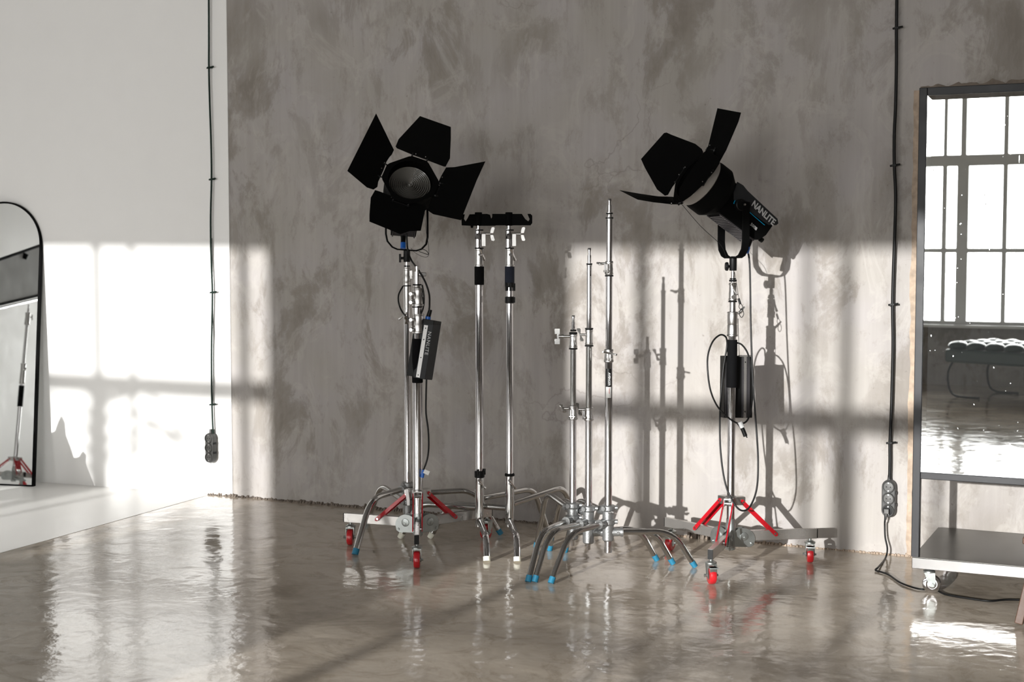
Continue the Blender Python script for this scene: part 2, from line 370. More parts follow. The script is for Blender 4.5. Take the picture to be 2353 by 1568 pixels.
# rough seam between wall and floor: crumbled screed
def rubble(name, x0, x1, hmin, hmax, dmax, m, seed, y=0.0, step=.012, dens=1):
    rnd = random.Random(seed); b = MB(); x = x0
    while x < x1:
        wv = noise.noise(Vector((x*2.3, seed, 0)))*.5+.5; wv2 = noise.noise(Vector((x*9, seed, 4)))*.5+.5
        hgt = hmin+(hmax-hmin)*wv*wv2*1.6; dep = .008+dmax*wv; l = step*(.7+rnd.random()*1.2)
        z1 = hgt*(.5+rnd.random()*.8); y0 = y-dep*(.4+.8*rnd.random())
        b.add([(x, y+.005, 0), (x+l, y+.005, 0), (x+l*.9, y0, 0), (x+.1*l, y0*.9+y*.1, 0), (x+.1*l, y+.005, z1), (x+l, y+.005, z1*(.6+.5*rnd.random())), (x+l*.8, y0*.6+y*.4, z1*.6), (x+.2*l, y0*.5+y*.5, z1*.7)],
              [(0,3,2,1), (4,5,6,7), (0,1,5,4), (1,2,6,5), (2,3,7,6), (3,0,4,7)]); x += l*.93
    o = b.build(name, m, None, (x0, y, 0), kind='structure'); return o
rubble('trim_1', -5.42, -2.95, .006, .035, .03, M_DIRT, 3)
rubble('trim_2', -2.95, -1.1, .004, .022, .022, M_RAW, 8)
rubble('trim_3', -2.30, -2.0, .03, .085, .05, M_DIRT, 5)
# torn edge of the plaster beside and above the tall mirror
def torn(name, pts_fn, n, seed, th=.006, m=None):
    m = m or M_RAW
    b = MB(); L_ = []; R_ = []
    for i in range(n+1):
        a, c = pts_fn(i/n); L_.append(a); R_.append(c)
    for i in range(n): b.add([L_[i], L_[i+1], R_[i+1], R_[i]]+[p+Vector((0, th, 0)) for p in (L_[i], L_[i+1], R_[i+1], R_[i])], [(0,1,2,3), (0,4,5,1), (2,6,7,3), (1,5,6,2), (0,3,7,4)])
    return b.build(name, m, None, kind='structure')
def jag(t, s): return noise.noise(Vector((t*40, s, 0)))*.006+noise.noise(Vector((t*11, s, 3)))*.009
torn('trim_4', lambda t: (Vector((-1.180+jag(t, 1), -.006, 2.275*t)), Vector((-1.152+jag(t, 2)*.8, -.007, 2.275*t))), 150, 1)
torn('trim_5', lambda t: (Vector((-1.15+1.3*t, -.006, 2.262+jag(t, 5)*.5)), Vector((-1.15+1.3*t, -.007, 2.292+.014*sin(t*3)+jag(t*2.3, 6)*1.8))), 110, 2, m=M_DIRT)

# ------------------------------------------------------------------ stand pieces
def lever(parent, c, d, m=None, L_=.055, tilt=.3, up=True):
    """wing lever: a boss out of the collar along d with a waisted handle across it"""
    m = m or M_ALU; c = Vector(c); d = Vector(d).normalized(); side = d.cross(Vector((0,0,1))).normalized()
    a = (Vector((0,0,1))*cos(tilt)+side*sin(tilt)+d*.25).normalized(); n = a.cross(d).normalized()
    b = MB(); b.cyl(c, c+d*.03, .006, 12); p = c+d*.028
    poly = [(-.5, .30), (-.42, .42), (-.12, .16), (.12, .16), (.42, .42), (.5, .30), (.5, -.30), (.42, -.42), (.12, -.16), (-.12, -.16), (-.42, -.42), (-.5, -.30)]
    w = .022
    b.slab([p+a*x*L_+d*y*w-n*.004 for x, y in poly], n*.008)
    return b.build('lever', m, parent, bevel=.001)
def collar(parent, ax, z0, z1, r, m=None, name='collar', ring=None):
    m = m or M_ALU; h = z1-z0
    b = MB(); b.lathe([(z0, r*.96), (z0+.004, r*1.1), (z0+.010, r*1.1), (z0+.012, r), (z0+h*.48, r), (z0+h*.52, r*.94), (z1-.012, r*.94), (z1-.010, r*1.05), (z1-.003, r*1.05), (z1, r*.9)], (ax[0], ax[1], 0))
    o = b.build(name, m, parent)
    return o
def clamp_ears(parent, ax, z, r, d, m=None):
    """split ears of the collar clamp with its bolt"""
    m = m or M_ALU; d = Vector(d).normalized(); s_ = Vector((0,0,1)).cross(d)
    b = MB(); c = Vector((ax[0], ax[1], z))
    for k in (-1, 1): b.frame_box(c, d, s_, Vector((0,0,1)), (r*.7, r+.012), (k*.003 if k > 0 else -.009, .009 if k > 0 else -.003), (-.022, .022))
    b.cyl(c+d*(r+.005)-s_*.014+Vector((0,0,-.012)), c+d*(r+.005)+s_*.014+Vector((0,0,-.012)), .006, 10)
    return b.build('clamp', m, parent, bevel=.001)
def ring(parent, ax, z, r, m=None, h=.006):
    b = MB(); b.lathe([(z-h/2, r*.9), (z-h/4, r), (z+h/4, r), (z+h/2, r*.9)], (ax[0], ax[1], 0)); return b.build('ring', m or M_RUB, parent)
def tubev(parent, ax, z0, z1, r, m=None, name='tube'):
    b = MB(); b.lathe([(z0, r), (z1, r)], (ax[0], ax[1], 0), seg=28); return b.build(name, m or M_CHROME, parent)
def pin(parent, ax, z0, z1, r=.0078):
    h = z1-z0; b = MB()
    b.lathe([(z0, r*1.15), (z0+h*.55, r*1.15), (z0+h*.56, r*.85), (z0+h*.82, r*.85), (z0+h*.83, r*1.05), (z1-.002, r*1.05), (z1, r*.9)], (ax[0], ax[1], 0)); return b.build('spigot', M_CHROME, parent)
def leg(parent, ax, hub_r, zh, path, r, tipm, m=None, tip=.03, rr=.06):
    """bent tube leg: path = (radius from axis, z) or pixel waypoints resolved by the caller to points"""
    P = round_path(path, rr, 8)
    d = (P[-1]-P[-2]).normalized()
    foot = P[-1]; P[-1] = foot-d*tip*.6
    b = MB(); b.tube(P, r, 16, 1); o = b.build('leg', m or M_DCHROME, parent)
    t = MB(); t.cyl(foot-d*tip, foot+d*.0, r*1.08, 16); 
    for i in range(len(t.v)): t.v[i].z = max(t.v[i].z, .0005)
    t.build('rubber_foot', tipm, o); return o
def legpath(ax, ang, rz):
    return [Vector((ax[0]+cos(ang)*r, ax[1]+sin(ang)*r, z)) for r, z in rz]
def legpx(ax, ang, hub, pts, foot):
    """hub = (r,z); pts = pixels in the leg's upright plane; foot = (r)"""
    out = legpath(ax, ang, [hub])
    for x, y in pts: out.append(onleg(x, y, ax, ang))
    out += legpath(ax, ang, [(foot, .004)]); return out
def hub(parent, ax, z0, z1, arms, m=None):
    """cast hub: body with one socket arm per leg; arms = (angle, z)"""
    m = m or M_CAST; b = MB(); b.lathe([(z0, .022), (z0+.006, .027), (z1-.03, .027), (z1-.022, .034), (z1-.004, .034), (z1, .028)], (ax[0], ax[1], 0))
    for a, z in arms:
        d = Vector((cos(a), sin(a), 0)); c = Vector((ax[0], ax[1], z)); s_ = Vector((-sin(a), cos(a), 0))
        b.lathe([(.0, .021), (.055, .0195), (.062, .0225), (.07, .0225)], c, d, 20)
        b.cyl(c+d*.045-s_*.024, c+d*.045+s_*.024, .007, 12)
    for a in (0.3, 2.4, 4.5):
        d = Vector((cos(a), sin(a), 0)); b.cyl(Vector((ax[0], ax[1], z1-.013)), Vector((ax[0], ax[1], z1-.013))+d*.045, .011, 12)
    return b.build('hub', m, parent)
LVL = -RT; RGT = RT.copy(); TOC = Vector((-FW.x, -FW.y, 0)).normalized()

# --- the three nested light stands in the middle (each taller than the one to its left)
def three_leg(x, y, name, label, front, right, r, tubes, group=None): pass
GA, FA, EA = (-2.408, -.888), (-2.506, -.893), (-2.590, -.885)
GRP = None
def A_(d): return radians(d)
# tallest
t = thing('light_stand', (GA[0], GA[1], 0), 'tallest of three chrome light stands, striped label on its pole, blue feet', 'light stand', 'empty chrome stands beside the right lamp')
tubev(t, GA, .080, .985, .0178, M_CHROME, 'pole'); tubev(t, GA, .98, 1.40, .0155); tubev(t, GA, 1.39, 1.656, .0138)
b = MB(); b.lathe([(1.650, .016), (1.660, .016), (1.662, .011), (1.672, .011), (1.674, .0145), (1.682, .0145)], (GA[0], GA[1], 0)); b.build('cap', M_ALU, t)
ring(t, GA, 1.655, .0185); ring(t, GA, 1.676, .016); pin(t, GA, 1.678, 1.745)
collar(t, GA, 1.389, 1.455, .0178); clamp_ears(t, GA, 1.42, .0175, LVL*.6+TOC*.8); lever(t, (GA[0]+LVL.x*.018, GA[1]+LVL.y*.018, 1.443), LVL, L_=.04, tilt=1.4); ring(t, GA, 1.386, .0205)
collar(t, GA, .981, 1.043, .021); clamp_ears(t, GA, 1.01, .02, TOC); lever(t, (GA[0]+TOC.x*.02, GA[1]+TOC.y*.02, 1.027), TOC, L_=.075, tilt=1.35)
hb = hub(t, GA, .22, .306, [(A_(142), .272)]); lever(hb, (GA[0]+TOC.x*.03, GA[1]+TOC.y*.03, .276), TOC*.7+RGT, L_=.06, tilt=1.25)
hub(t, GA, .135, .24, [(A_(-107), .222), (A_(29), .176)])
leg(t, GA, .05, 0, legpx(GA, A_(-107), (.05, .222), [(1308, 1226)], .417), .0135, M_BLUE, rr=.09)
leg(t, GA, .05, 0, legpx(GA, A_(29), (.05, .176), [(1547, 1222)], .417), .0135, M_BLUE, rr=.09)
leg(t, GA, .05, 0, legpath(GA, A_(142), [(.05, .272), (.30, .29), (.417, .004)]), .0135, M_BLUE, rr=.08)
lb = MB(); 
for z0, z1, m_, nm in ((.868, .952, M_BLKP, 'black_label'), (.815, .866, M_STICK, 'white_label')):
    lb = MB(); n = 7; vs = []
    for k in range(n+1):
        a = math.atan2(TOC.y, TOC.x)-.9+1.5*k/n; vs += [(GA[0]+cos(a)*.0182, GA[1]+sin(a)*.0182, z0), (GA[0]+cos(a)*.0182, GA[1]+sin(a)*.0182, z1)]
    lb.add(vs, [(2*k, 2*k+2, 2*k+3, 2*k+1) for k in range(n)], True); lo = lb.build(nm, m_, t)
    if m_ is M_BLKP: text('AVENGER', 'lettering', M_LET, lo, Vector((GA[0], GA[1], .903))+TOC*.0188+RGT*.001, Vector((0,0,-1)), RGT, .014, bold=.0003)
    else: text('AVENGER', 'lettering', M_STICKR, lo, Vector((GA[0], GA[1], .848))+TOC*.0188+RGT*.001, Vector((0,0,-1)), RGT, .006)
# middle
t = thing('light_stand', (FA[0], FA[1], 0), 'middle-height chrome light stand between the tallest and shortest of three', 'light stand', 'empty chrome stands beside the right lamp')
tubev(t, FA, .20, .70, .0170, M_CHROME, 'pole'); tubev(t, FA, .69, 1.07, .0145, M_DCHROME); tubev(t, FA, 1.06, 1.435, .0118)
pin(t, FA, 1.44, 1.516); ring(t, FA, 1.441, .0145); ring(t, FA, 1.434, .0128, M_ALU, .008)
collar(t, FA, 1.059, 1.134, .0178); ring(t, FA, 1.137, .020); ring(t, FA, 1.056, .021); lever(t, (FA[0]+LVL.x*.014, FA[1]+LVL.y*.014, 1.108), LVL, tilt=.4, L_=.065)
collar(t, FA, .701, .765, .0205); clamp_ears(t, FA, .73, .018, LVL+TOC*.5); lever(t, (FA[0]+LVL.x*.02, FA[1]+LVL.y*.02, .755), LVL, tilt=.5, L_=.065, m=M_DCHROME)
hub(t, FA, .205, .297, [(A_(140), .262)]); hub(t, FA, .115, .23, [(A_(-104), .218), (A_(33), .168)])
b = MB(); b.cyl((FA[0], FA[1], .112), (FA[0], FA[1], .085), .010, 6); b.build('bolt', M_CHROME, t)
leg(t, FA, .05, 0, legpx(FA, A_(-104), (.05, .218), [(1262, 1224)], .414), .0135, M_BLUE, rr=.09)
leg(t, FA, .05, 0, legpx(FA, A_(33), (.05, .168), [(1503, 1219)], .414), .0135, M_BLUE, rr=.08)
leg(t, FA, .05, 0, legpath(FA, A_(140), [(.05, .262), (.30, .285), (.414, .004)]), .0135, M_BLUE, rr=.08)
# shortest
t = thing('light_stand', (EA[0], EA[1], 0), 'shortest of three chrome light stands, T-handle near its top', 'light stand', 'empty chrome stands beside the right lamp')
tubev(t, EA, .20, .70, .0165, M_CHROME, 'pole'); tubev(t, EA, .69, 1.045, .0145, M_DCHROME); pin(t, EA, 1.125, 1.198)
ring(t, EA, 1.126, .0145, h=.008); ring(t, EA, 1.113, .0195, h=.010); collar(t, EA, 1.041, 1.110, .0185); ring(t, EA, 1.039, .0205)
h0 = Vector((EA[0], EA[1], 1.098)); b = MB(); b.cyl(h0+LVL*.012, h0+LVL*.075, .0065, 14); b.lathe([(0, .010), (.012, .010)], h0+LVL*.045, LVL)
for k in (-1, 1):
    b.frame_box(h0+LVL*.075+Vector((0,0,k*.024)), LVL, TOC, Vector((0,0,1)), (-.012, .014), (-.006, .006), (-.014, .014))
b.frame_box(h0+LVL*.072, LVL, TOC, Vector((0,0,1)), (-.006, .006), (-.005, .005), (-.03, .03)); b.build('handle', M_DCHROME, t, bevel=.0015)
collar(t, EA, .701, .770, .0215); clamp_ears(t, EA, .73, .019, LVL*.2+TOC); lever(t, (EA[0]+LVL.x*.02, EA[1]+LVL.y*.02, .755), LVL, tilt=1.2, L_=.07, m=M_DCHROME)
hub(t, EA, .225, .304, [(A_(138), .268)]); hub(t, EA, .125, .245, [(A_(-96), .222), (A_(37.5), .165)])
b = MB(); b.cyl((EA[0], EA[1], .13), (EA[0], EA[1], .095), .010, 6); b.build('bolt', M_CHROME, t)
leg(t, EA, .05, 0, legpx(EA, A_(-96), (.05, .222), [(1243, 1222)], .423), .0135, M_BLUE, rr=.09)
leg(t, EA, .05, 0, legpx(EA, A_(37.5), (.05, .165), [(1469, 1215)], .423), .0135, M_BLUE, rr=.07)
leg(t, EA, .05, 0, legpath(EA, A_(138), [(.05, .268), (.31, .305), (.43, .004)]), .0135, M_BLUE, rr=.08)

# --- the two stands with black hook bars
CA, DA = (-3.219, -.619), (-3.077, -.558)
def bar_stand(ax, label, slate, a0, barpx, knees):
    t = thing('background_stand', (ax[0], ax[1], 0), label, 'light stand', 'stands carrying black hook bars')
    k = .0225 if slate else .0225
    tubev(t, ax, .17 if slate else .17, .36, .0235, M_DCHROME, 'lower_sleeve')
    ring(t, ax, .345, .0245, M_CHROME); ring(t, ax, .262, .0242, M_CHROME); ring(t, ax, .255, .0242, M_CHROME); ring(t, ax, .11, .0235, M_CHROME)
    tubev(t, ax, .09, .175, .0215, M_DCHROME, 'lower_sleeve')
    lever(t, (ax[0]+TOC.x*.02, ax[1]+TOC.y*.02, .315), TOC*.9+RGT*.5, tilt=.75, L_=.075, m=M_CHROME)
    if slate:
        tubev(t, ax, .35, 1.34, .0175, M_CHROME, 'pole'); ring(t, ax, .357, .0255, h=.014)
        b = MB(); b.lathe([(1.236, .0185), (1.239, .024), (1.268, .024), (1.271, .0185)], (ax[0], ax[1], 0)); b.frame_box(Vector((ax[0], ax[1], 1.254)), RGT, TOC, Vector((0,0,1)), (.018, .028), (-.01, .01), (-.014, .014)); b.build('clamp', M_BLKP, t)
        b = MB(); b.lathe([(1.318, .019), (1.322, .025), (1.342, .025)], (ax[0], ax[1], 0))
        for a in (-1.9, -.9, .2, 1.3, 2.6): b.cyl((ax[0]+cos(a)*.024, ax[1]+sin(a)*.024, 1.300), (ax[0]+cos(a)*.024, ax[1]+sin(a)*.024, 1.338), .006, 10)
        b.build('clamp', M_BLKP, t)
        b = MB(); b.lathe([(1.338, .0235), (1.342, .0245), (1.422, .0245), (1.426, .0235)], (ax[0], ax[1], 0)); b.build('sleeve', M_FOAMB, t, label='slate blue sleeve')
    else:
        tubev(t, ax, .35, 1.34, .0200, M_CHROME, 'pole')
        b = MB(); b.lathe([(.342, .0235), (.346, .0265), (.374, .0265), (.378, .0215)], (ax[0], ax[1], 0))
        for a in (-1.5, .3, 2.4): b.cyl((ax[0]+cos(a)*.025, ax[1]+sin(a)*.025, .358), (ax[0]+cos(a)*.025, ax[1]+sin(a)*.025, .388), .007, 10)
        b.build('clamp', M_BLKP, t)
        b = MB(); b.lathe([(1.330, .0235), (1.334, .0245), (1.421, .0245), (1.425, .0235)], (ax[0], ax[1], 0)); b.build('sleeve', M_FOAM, t, label='black foam sleeve')
    b = MB(); b.lathe([(1.424, .0255), (1.430, .0255), (1.432, .0225), (1.505, .0215), (1.507, .0235), (1.513, .0235)], (ax[0], ax[1], 0)); b.build('collar', M_ALU, t)
    ring(t, ax, 1.515, .0225, h=.009)
    b = MB(); b.lathe([(1.517, .0165), (1.560, .0165), (1.561, .0175), (1.564, .0175), (1.566, .0165), (1.604, .0165), (1.606, .0185), (1.612, .0185)], (ax[0]-.006, ax[1], 0)); b.build('collar', M_CHROME, t)
    ring(t, ax, 1.608, .0215); b = MB(); b.lathe([(1.61, .010), (1.632, .010)], (ax[0]-.004, ax[1], 0)); b.build('spigot', M_CHROME, t)
    lever(t, (ax[0]+TOC.x*.02, ax[1]+TOC.y*.02, 1.483), TOC*.8+RGT*.7, tilt=.6, L_=.075, m=M_CHROME)
    b = MB(); c = Vector((ax[0], ax[1], 1.56)); b.frame_box(c, RGT, TOC, Vector((0,0,1)), (.012, .034), (-.01, .012), (-.035, .03)); b.cyl(c+RGT*.02+Vector((0,0,.028)), c+RGT*.058+Vector((0,0,.028)), .0075, 12); b.build('clamp', M_ALU, t, bevel=.002)
    h_ = MB(); c2 = c+RGT*.062+Vector((0,0,.028))
    for kk in (-1, 1): h_.slab([c2+RGT*x+Vector((0,0,kk*z)) - TOC*.005 for x, z in ((-.006, .004), (.010, .004), (.018, .030), (.012, .036), (.0, .034), (-.004, .02))], TOC*.012)
    h_.build('handle', M_ALU, t, bevel=.001)
    # legs
    kp = onleg(knees[4], 1234, ax, a0); fp = onleg(knees[4], 1250, ax, a0)
    leg(t, ax, 0, 0, legpath(ax, a0, [(.0, .125), (.04, .118)])+[kp]+legpath(ax, a0, [(.438, .004)]), .0165, M_WTIP, M_CHROME, tip=.022, rr=.07)
    leg(t, ax, 0, 0, legpath(ax, a0-A_(113), [(.02, .185), (.335, .190), (.438, .004)]), .0155, M_WTIP, M_DCHROME, rr=.07)
    leg(t, ax, 0, 0, legpath(ax, a0+A_(122), [(.02, knees[2]), (.36, knees[3]), (.455, .004)]), .0150, M_WTIP, M_DCHROME, rr=.07)
    # hook bar
    p0 = Vector((ax[0], ax[1], 1.66)); hb = thing('hook_bar', p0, barpx[1], 'hook bar', 'black hook bars on the two stands')
    poly = [atdepth(x, y, p0) for x, y in barpx[0]]
    b = MB(); b.slab([p-FW*(-.006) for p in poly], FW*-.014); b.build('plate', M_BLK, hb)
    b = MB(); b.lathe([(1.630, .016), (1.632, .0185), (1.696, .0185), (1.698, .016)], (ax[0]-.004, ax[1], 0)); b.build('receiver', M_BLK, hb)
    return t
bar_stand(CA, 'chrome pole stand with black foam sleeve and hook bar, left one of its pair', False, A_(-59),
    ([(1060, 497), (1064, 493), (1068, 493), (1066, 503), (1070, 509), (1074, 503), (1079, 493), (1119, 492), (1126, 494), (1129, 503), (1134, 493), (1142, 492), (1142, 515), (1138, 519), (1088, 519), (1087, 524), (1082, 524), (1081, 519), (1061, 518)],
     'black notched hook bar on the stand with the black foam sleeve'), (.30, .125, .235, .250, 1117))
bar_stand(DA, 'chrome pole stand with slate blue sleeve, beside the black-sleeved one', True, A_(-60),
    ([(1131, 492), (1199, 492), (1207, 504), (1214, 509), (1217, 504), (1212, 492), (1219, 492), (1223, 496), (1223, 513), (1219, 518), (1131, 518)],
     'black notched hook bar on the stand with the slate blue sleeve'), (.30, .125, .205, .262, 1187))

# --- left lamp's stand
AA = (-3.623, -.648)
t = thing('light_stand', (AA[0], AA[1], 0), 'slim chrome stand with pink tape holding up the left black lamp', 'light stand')
tubev(t, AA, .16, 1.22, .0165, M_CHROME, 'pole'); tubev(t, AA, 1.20, 1.34, .0185, M_ALU, 'tube'); pin(t, AA, 1.42, 1.475, .0075)
ring(t, AA, 1.424, .0155); ring(t, AA, 1.417, .019, M_ALU); collar(t, AA, 1.335, 1.414, .0180, M_ALU); ring(t, AA, 1.322, .0205)
b = MB(); b.lathe([(1.236, .0172), (1.251, .0172)], (AA[0], AA[1], 0)); b.build('tape', M_PINK, t, label='bright pink tape band')
clamp_ears(t, AA, 1.38, .017, RGT); lever(t, (AA[0]+LVL.x*.008, AA[1]+LVL.y*.008, 1.165), LVL*.5+TOC, tilt=-1.0, L_=.07)
hub(t, AA, .125, .205, [(A_(147), .19)], M_CAST); hub(t, AA, .205, .296, [(A_(-93), .262), (A_(34), .235)], M_CAST)
leg(t, AA, .05, 0, legpx(AA, A_(-93), (.05, .265), [(852, 1146)], .492), .0155, M_BLUE, rr=.10)
leg(t, AA, .05, 0, legpath(AA, A_(34), [(.05, .235), (.35, .245), (.492, .004)]), .0145, M_BLUE, rr=.08)
leg(t, AA, .05, 0, legpath(AA, A_(147), [(.05, .19), (.31, .235), (.492, .004)]), .0145, M_BLUE, rr=.06)

# ------------------------------------------------------------------ roller stands
def roller_base(t, ax, wheels, head_z):
    ax0 = Vector((ax[0], ax[1], 0))
    for w, back in wheels:
        w = Vector(w); d = (w-ax0).normalized(); s_ = Vector((-d.y, d.x, 0)); R_ = (w-ax0).length; Z = Vector((0,0,1))
        f = MB(); f.frame_box(ax0, d, s_, Z, (.045, R_+.03), (-.0125, .0125), (.118, .166)); o = f.build('rail', M_RAIL, t, bevel=.002)
        e = MB(); e.frame_box(ax0, d, s_, Z, (R_+.03, R_+.034), (-.0115, .0115), (.120, .164)); e.build('end_cap', M_BLKP, o)
        # lobed plates either side of the rail root
        pl = MB()
        prof = [(.0, .092), (.095, .088), (.112, .098)]+[(.058+.060*cos(a), .125+.056*sin(a)) for a in [pi*k/12 for k in range(0, 12)]]
        for k in (-1, 1): pl.slab([ax0+d*x+Z*z+s_*(k*.0145) for x, z in prof], s_*(k*.003))
        for x, z in ((.10, .105), (.065, .135)): pl.cyl(ax0+d*x+Z*z-s_*.024, ax0+d*x+Z*z+s_*.024, .0065, 8)
        for k in (-1, 1):
            for x, z in ((.062, .140),): pl.lathe([(.0, .020), (.003, .020), (.004, .017)], ax0+d*x+Z*z+s_*k*.0175, s_*k, 20)
        pl.build('side_plate', M_GALV, t, bevel=.0008)
        # red brace: a pair of straps with a web
        br = MB(); p = ax0+d*.055+Z*(head_z-.012); q = ax0+d*.215+Z*.150; a = (q-p).normalized(); n = a.cross(s_).normalized()
        for k in (-1, 1): br.slab([p-a*.012+n*.008+s_*k*.020, p-a*.017+s_*k*.020, p-a*.012-n*.008+s_*k*.020, q+a*.009-n*.009+s_*k*.020, q+a*.016+s_*k*.020, q+a*.009+n*.009+s_*k*.020], s_*(k*.0055))
        if back is False or True:
            br.frame_box(p, a, s_, n, (.03, (q-p).length-.055), (-.020, .020), (.006, .0085) if n.z > 0 else (-.0085, -.006)) if not (abs(d.dot(TOC)) > .9) else None
        bo = br.build('brace', M_RED, t)
        for pp in (p, q): bb = MB(); bb.cyl(pp-s_*.026, pp+s_*.026, .0055, 10); bb.build('rivet', M_CHROME, bo)
    # centre tube and collar head
    c = MB(); c.lathe([(.075, .020), (.08, .024), (.20, .024), (.205, .021), (.225, .021)], ax0); c.build('centre_socket', M_GALV, t)
    h_ = MB(); h_.lathe([(head_z-.03, .024), (head_z-.02, .027), (head_z+.012, .027), (head_z+.018, .023)], ax0)
    for w, _ in wheels:
        w = Vector(w); d = (w-ax0).normalized(); s_ = Vector((-d.y, d.x, 0))
        for k in (-1, 1): h_.frame_box(ax0, d, s_, Vector((0,0,1)), (.015, .066), (k*.017 if k > 0 else -.021, .021 if k > 0 else -.017), (head_z-.026, head_z+.012))
        h_.frame_box(ax0, d, s_, Vector((0,0,1)), (.01, .066), (-.019, .019), (head_z+.006, head_z+.013))
    h_.build('sliding_head', M_ALU, t, bevel=.0012)
def caster(t, c, rolldir, stem_top=.12, tab=True, wheel_r=.041, m=None):
    """swivel caster: stem, plate, fork, brake tab and red wheel"""
    c = Vector(c); c.z = 0; d = Vector((cos(rolldir), sin(rolldir), 0)); s_ = Vector((-d.y, d.x, 0)); Z = Vector((0,0,1))
    hub_c = c+Z*wheel_r; top = c-d*.012
    b = MB(); b.cyl(top+Z*.098, top+Z*stem_top, .0075, 12); b.lathe([(.090, .020), (.093, .026), (.099, .026), (.102, .018), (.106, .014)], top)
    for k in (-1, 1):
        b.slab([top+Z*.093-d*.022+s_*k*.0185, top+Z*.093+d*.024+s_*k*.0185, hub_c+d*.014+Z*.008+s_*k*.0195, hub_c+d*.009-Z*.010+s_*k*.0195, hub_c-d*.011-Z*.008+s_*k*.0195], s_*(k*.0025))
    b.frame_box(top, d, s_, Z, (-.022, .024), (-.021, .021), (.088, .0925)); b.cyl(hub_c-s_*.030, hub_c+s_*.030, .0055, 8); b.cyl(hub_c-s_*.034, hub_c-s_*.027, .008, 6)
    o = b.build('caster', M_GALV, t)
    w = MB(); w.lathe([(-.0155, .020), (-.0155, .034), (-.013, .0385), (-.008, wheel_r-.0008), (0, wheel_r), (.008, wheel_r-.0008), (.013, .0385), (.0155, .034), (.0155, .020)], hub_c, s_, 32); w.build('wheel', m or M_WHEEL, o)
    hbm = MB(); hbm.lathe([(-.0165, .019), (-.018, .012), (.018, .012), (.0165, .019)], hub_c, s_, 20); hbm.build('wheel_hub', M_ALU, o)
    if tab:
        tb = MB(); tb.slab([top+Z*.078+d*x+s_*y for x, y in ((.018, -.017), (.052, -.021), (.056, .021), (.018, .017))], Z*.004-d*.001); tb.slab([top+Z*.082+d*.018+s_*.015, top+Z*.060+d*.045+s_*.015, top+Z*.082+d*.05+s_*.015], s_*-.03); tb.build('brake_tab', M_GALV, o)
    return o
tocam = math.atan2(TOC.y, TOC.x)
# right lamp's roller stand
HA = (-1.908, -.563)
hw = [onz(1540, 1266), onz(1635, 1343), onz(1861, 1293)]
t = thing('roller_stand', (HA[0], HA[1], 0), 'chrome roller stand on red casters carrying the right lamp and its power box', 'light stand')
HAO = t
roller_base(t, HA, [(hw[0], False), (hw[1], True), (hw[2], False)], .318)
for w, ang in ((hw[0], tocam-.5), (hw[1], tocam+.14), (hw[2], tocam-.12)): caster(t, w, ang, .118)
tubev(t, HA, .18, 1.11, .0185, M_CHROME, 'pole'); tubev(t, HA, 1.10, 1.28, .0145)
b = MB(); b.lathe([(.855, .0235), (.858, .0245), (1.078, .0235), (1.082, .0225)], (HA[0], HA[1], 0)); b.build('grip', M_FOAM, t, label='black foam grip sleeve')
b = MB(); b.lathe([(1.098, .024), (1.100, .0265), (1.106, .0265), (1.108, .0245), (1.150, .0245), (1.155, .0225), (1.160, .0245), (1.200, .0245), (1.206, .0235), (1.208, .026), (1.212, .026), (1.215, .022)], (HA[0], HA[1], 0)); b.build('collar', M_ALU, t)
lever(t, (HA[0]+RGT.x*.024, HA[1]+RGT.y*.024, 1.205), RGT*.5+Vector((0,0,.4)), L_=.035, tilt=.9)
collar(t, HA, 1.266, 1.352, .0185); ring(t, HA, 1.263, .021); lever(t, (HA[0]+TOC.x*.016, HA[1]+TOC.y*.016, 1.325), TOC, tilt=.45, L_=.07)
b = MB(); b.cyl((HA[0], HA[1], 1.285), Vector((HA[0], HA[1], 1.285))+TOC*.024+RGT*.002, .011, 14); b.build('bolt', M_ALU, t)
ring(t, HA, 1.362, .018, h=.010); ring(t, HA, 1.371, .015, h=.006, m=M_BLKP); pin(t, HA, 1.355, 1.44)
# roller stand in front of the left lamp's stand
BA = (-3.424, -.900)
bw = [onz(805, 1253), onz(958, 1306), onz(1117, 1240)]
t = thing('roller_stand', (BA[0], BA[1], 0), 'chrome roller stand with black grip and red braces, in front of the left lamp', 'light stand')
roller_base(t, BA, [(bw[0], False), (bw[1], True), (bw[2], False)], .296)
for w, ang in ((bw[0], tocam-.05), (bw[1], tocam+.02), (bw[2], tocam-.55)): caster(t, w, ang, .118, tab=False)
tubev(t, BA, .19, .85, .0250, M_CHROME, 'pole'); tubev(t, BA, 1.05, 1.40, .0150)
b = MB(); b.lathe([(.846, .0255), (.849, .0270), (1.062, .0270), (1.066, .0255)], (BA[0], BA[1], 0)); b.build('grip', M_FOAM, t, label='black foam grip sleeve')
for z0, z1 in ((1.228, 1.318), (1.092, 1.190)):
    b = MB(); b.lathe([(z0, .027), (z0+.003, .0305), (z0+.010, .0305), (z0+.012, .0275), (z0+.045, .0275), (z0+.05, .0255), (z1-.010, .0255), (z1-.008, .0285), (z1, .027)], (BA[0]+RGT.x*.006, BA[1]+RGT.y*.006, 0)); b.build('collar', M_ALU, t)
    clamp_ears(t, BA, (z0+z1)/2, .024, LVL+TOC*.5)
    for zz in (z0+.02, z1-.028):
        b = MB(); c = Vector((BA[0], BA[1], zz))+LVL*.020+TOC*.010; b.cyl(c, c+TOC*.028+LVL*.01, .009, 14); b.build('bolt', M_ALU, t)
tubev(t, BA, 1.19, 1.228, .0225, M_CHROME); ring(t, BA, 1.224, .0255); ring(t, BA, 1.335, .0225); collar(t, BA, 1.318, 1.334, .0165)
pin(t, BA, 1.34, 1.428, .0085)
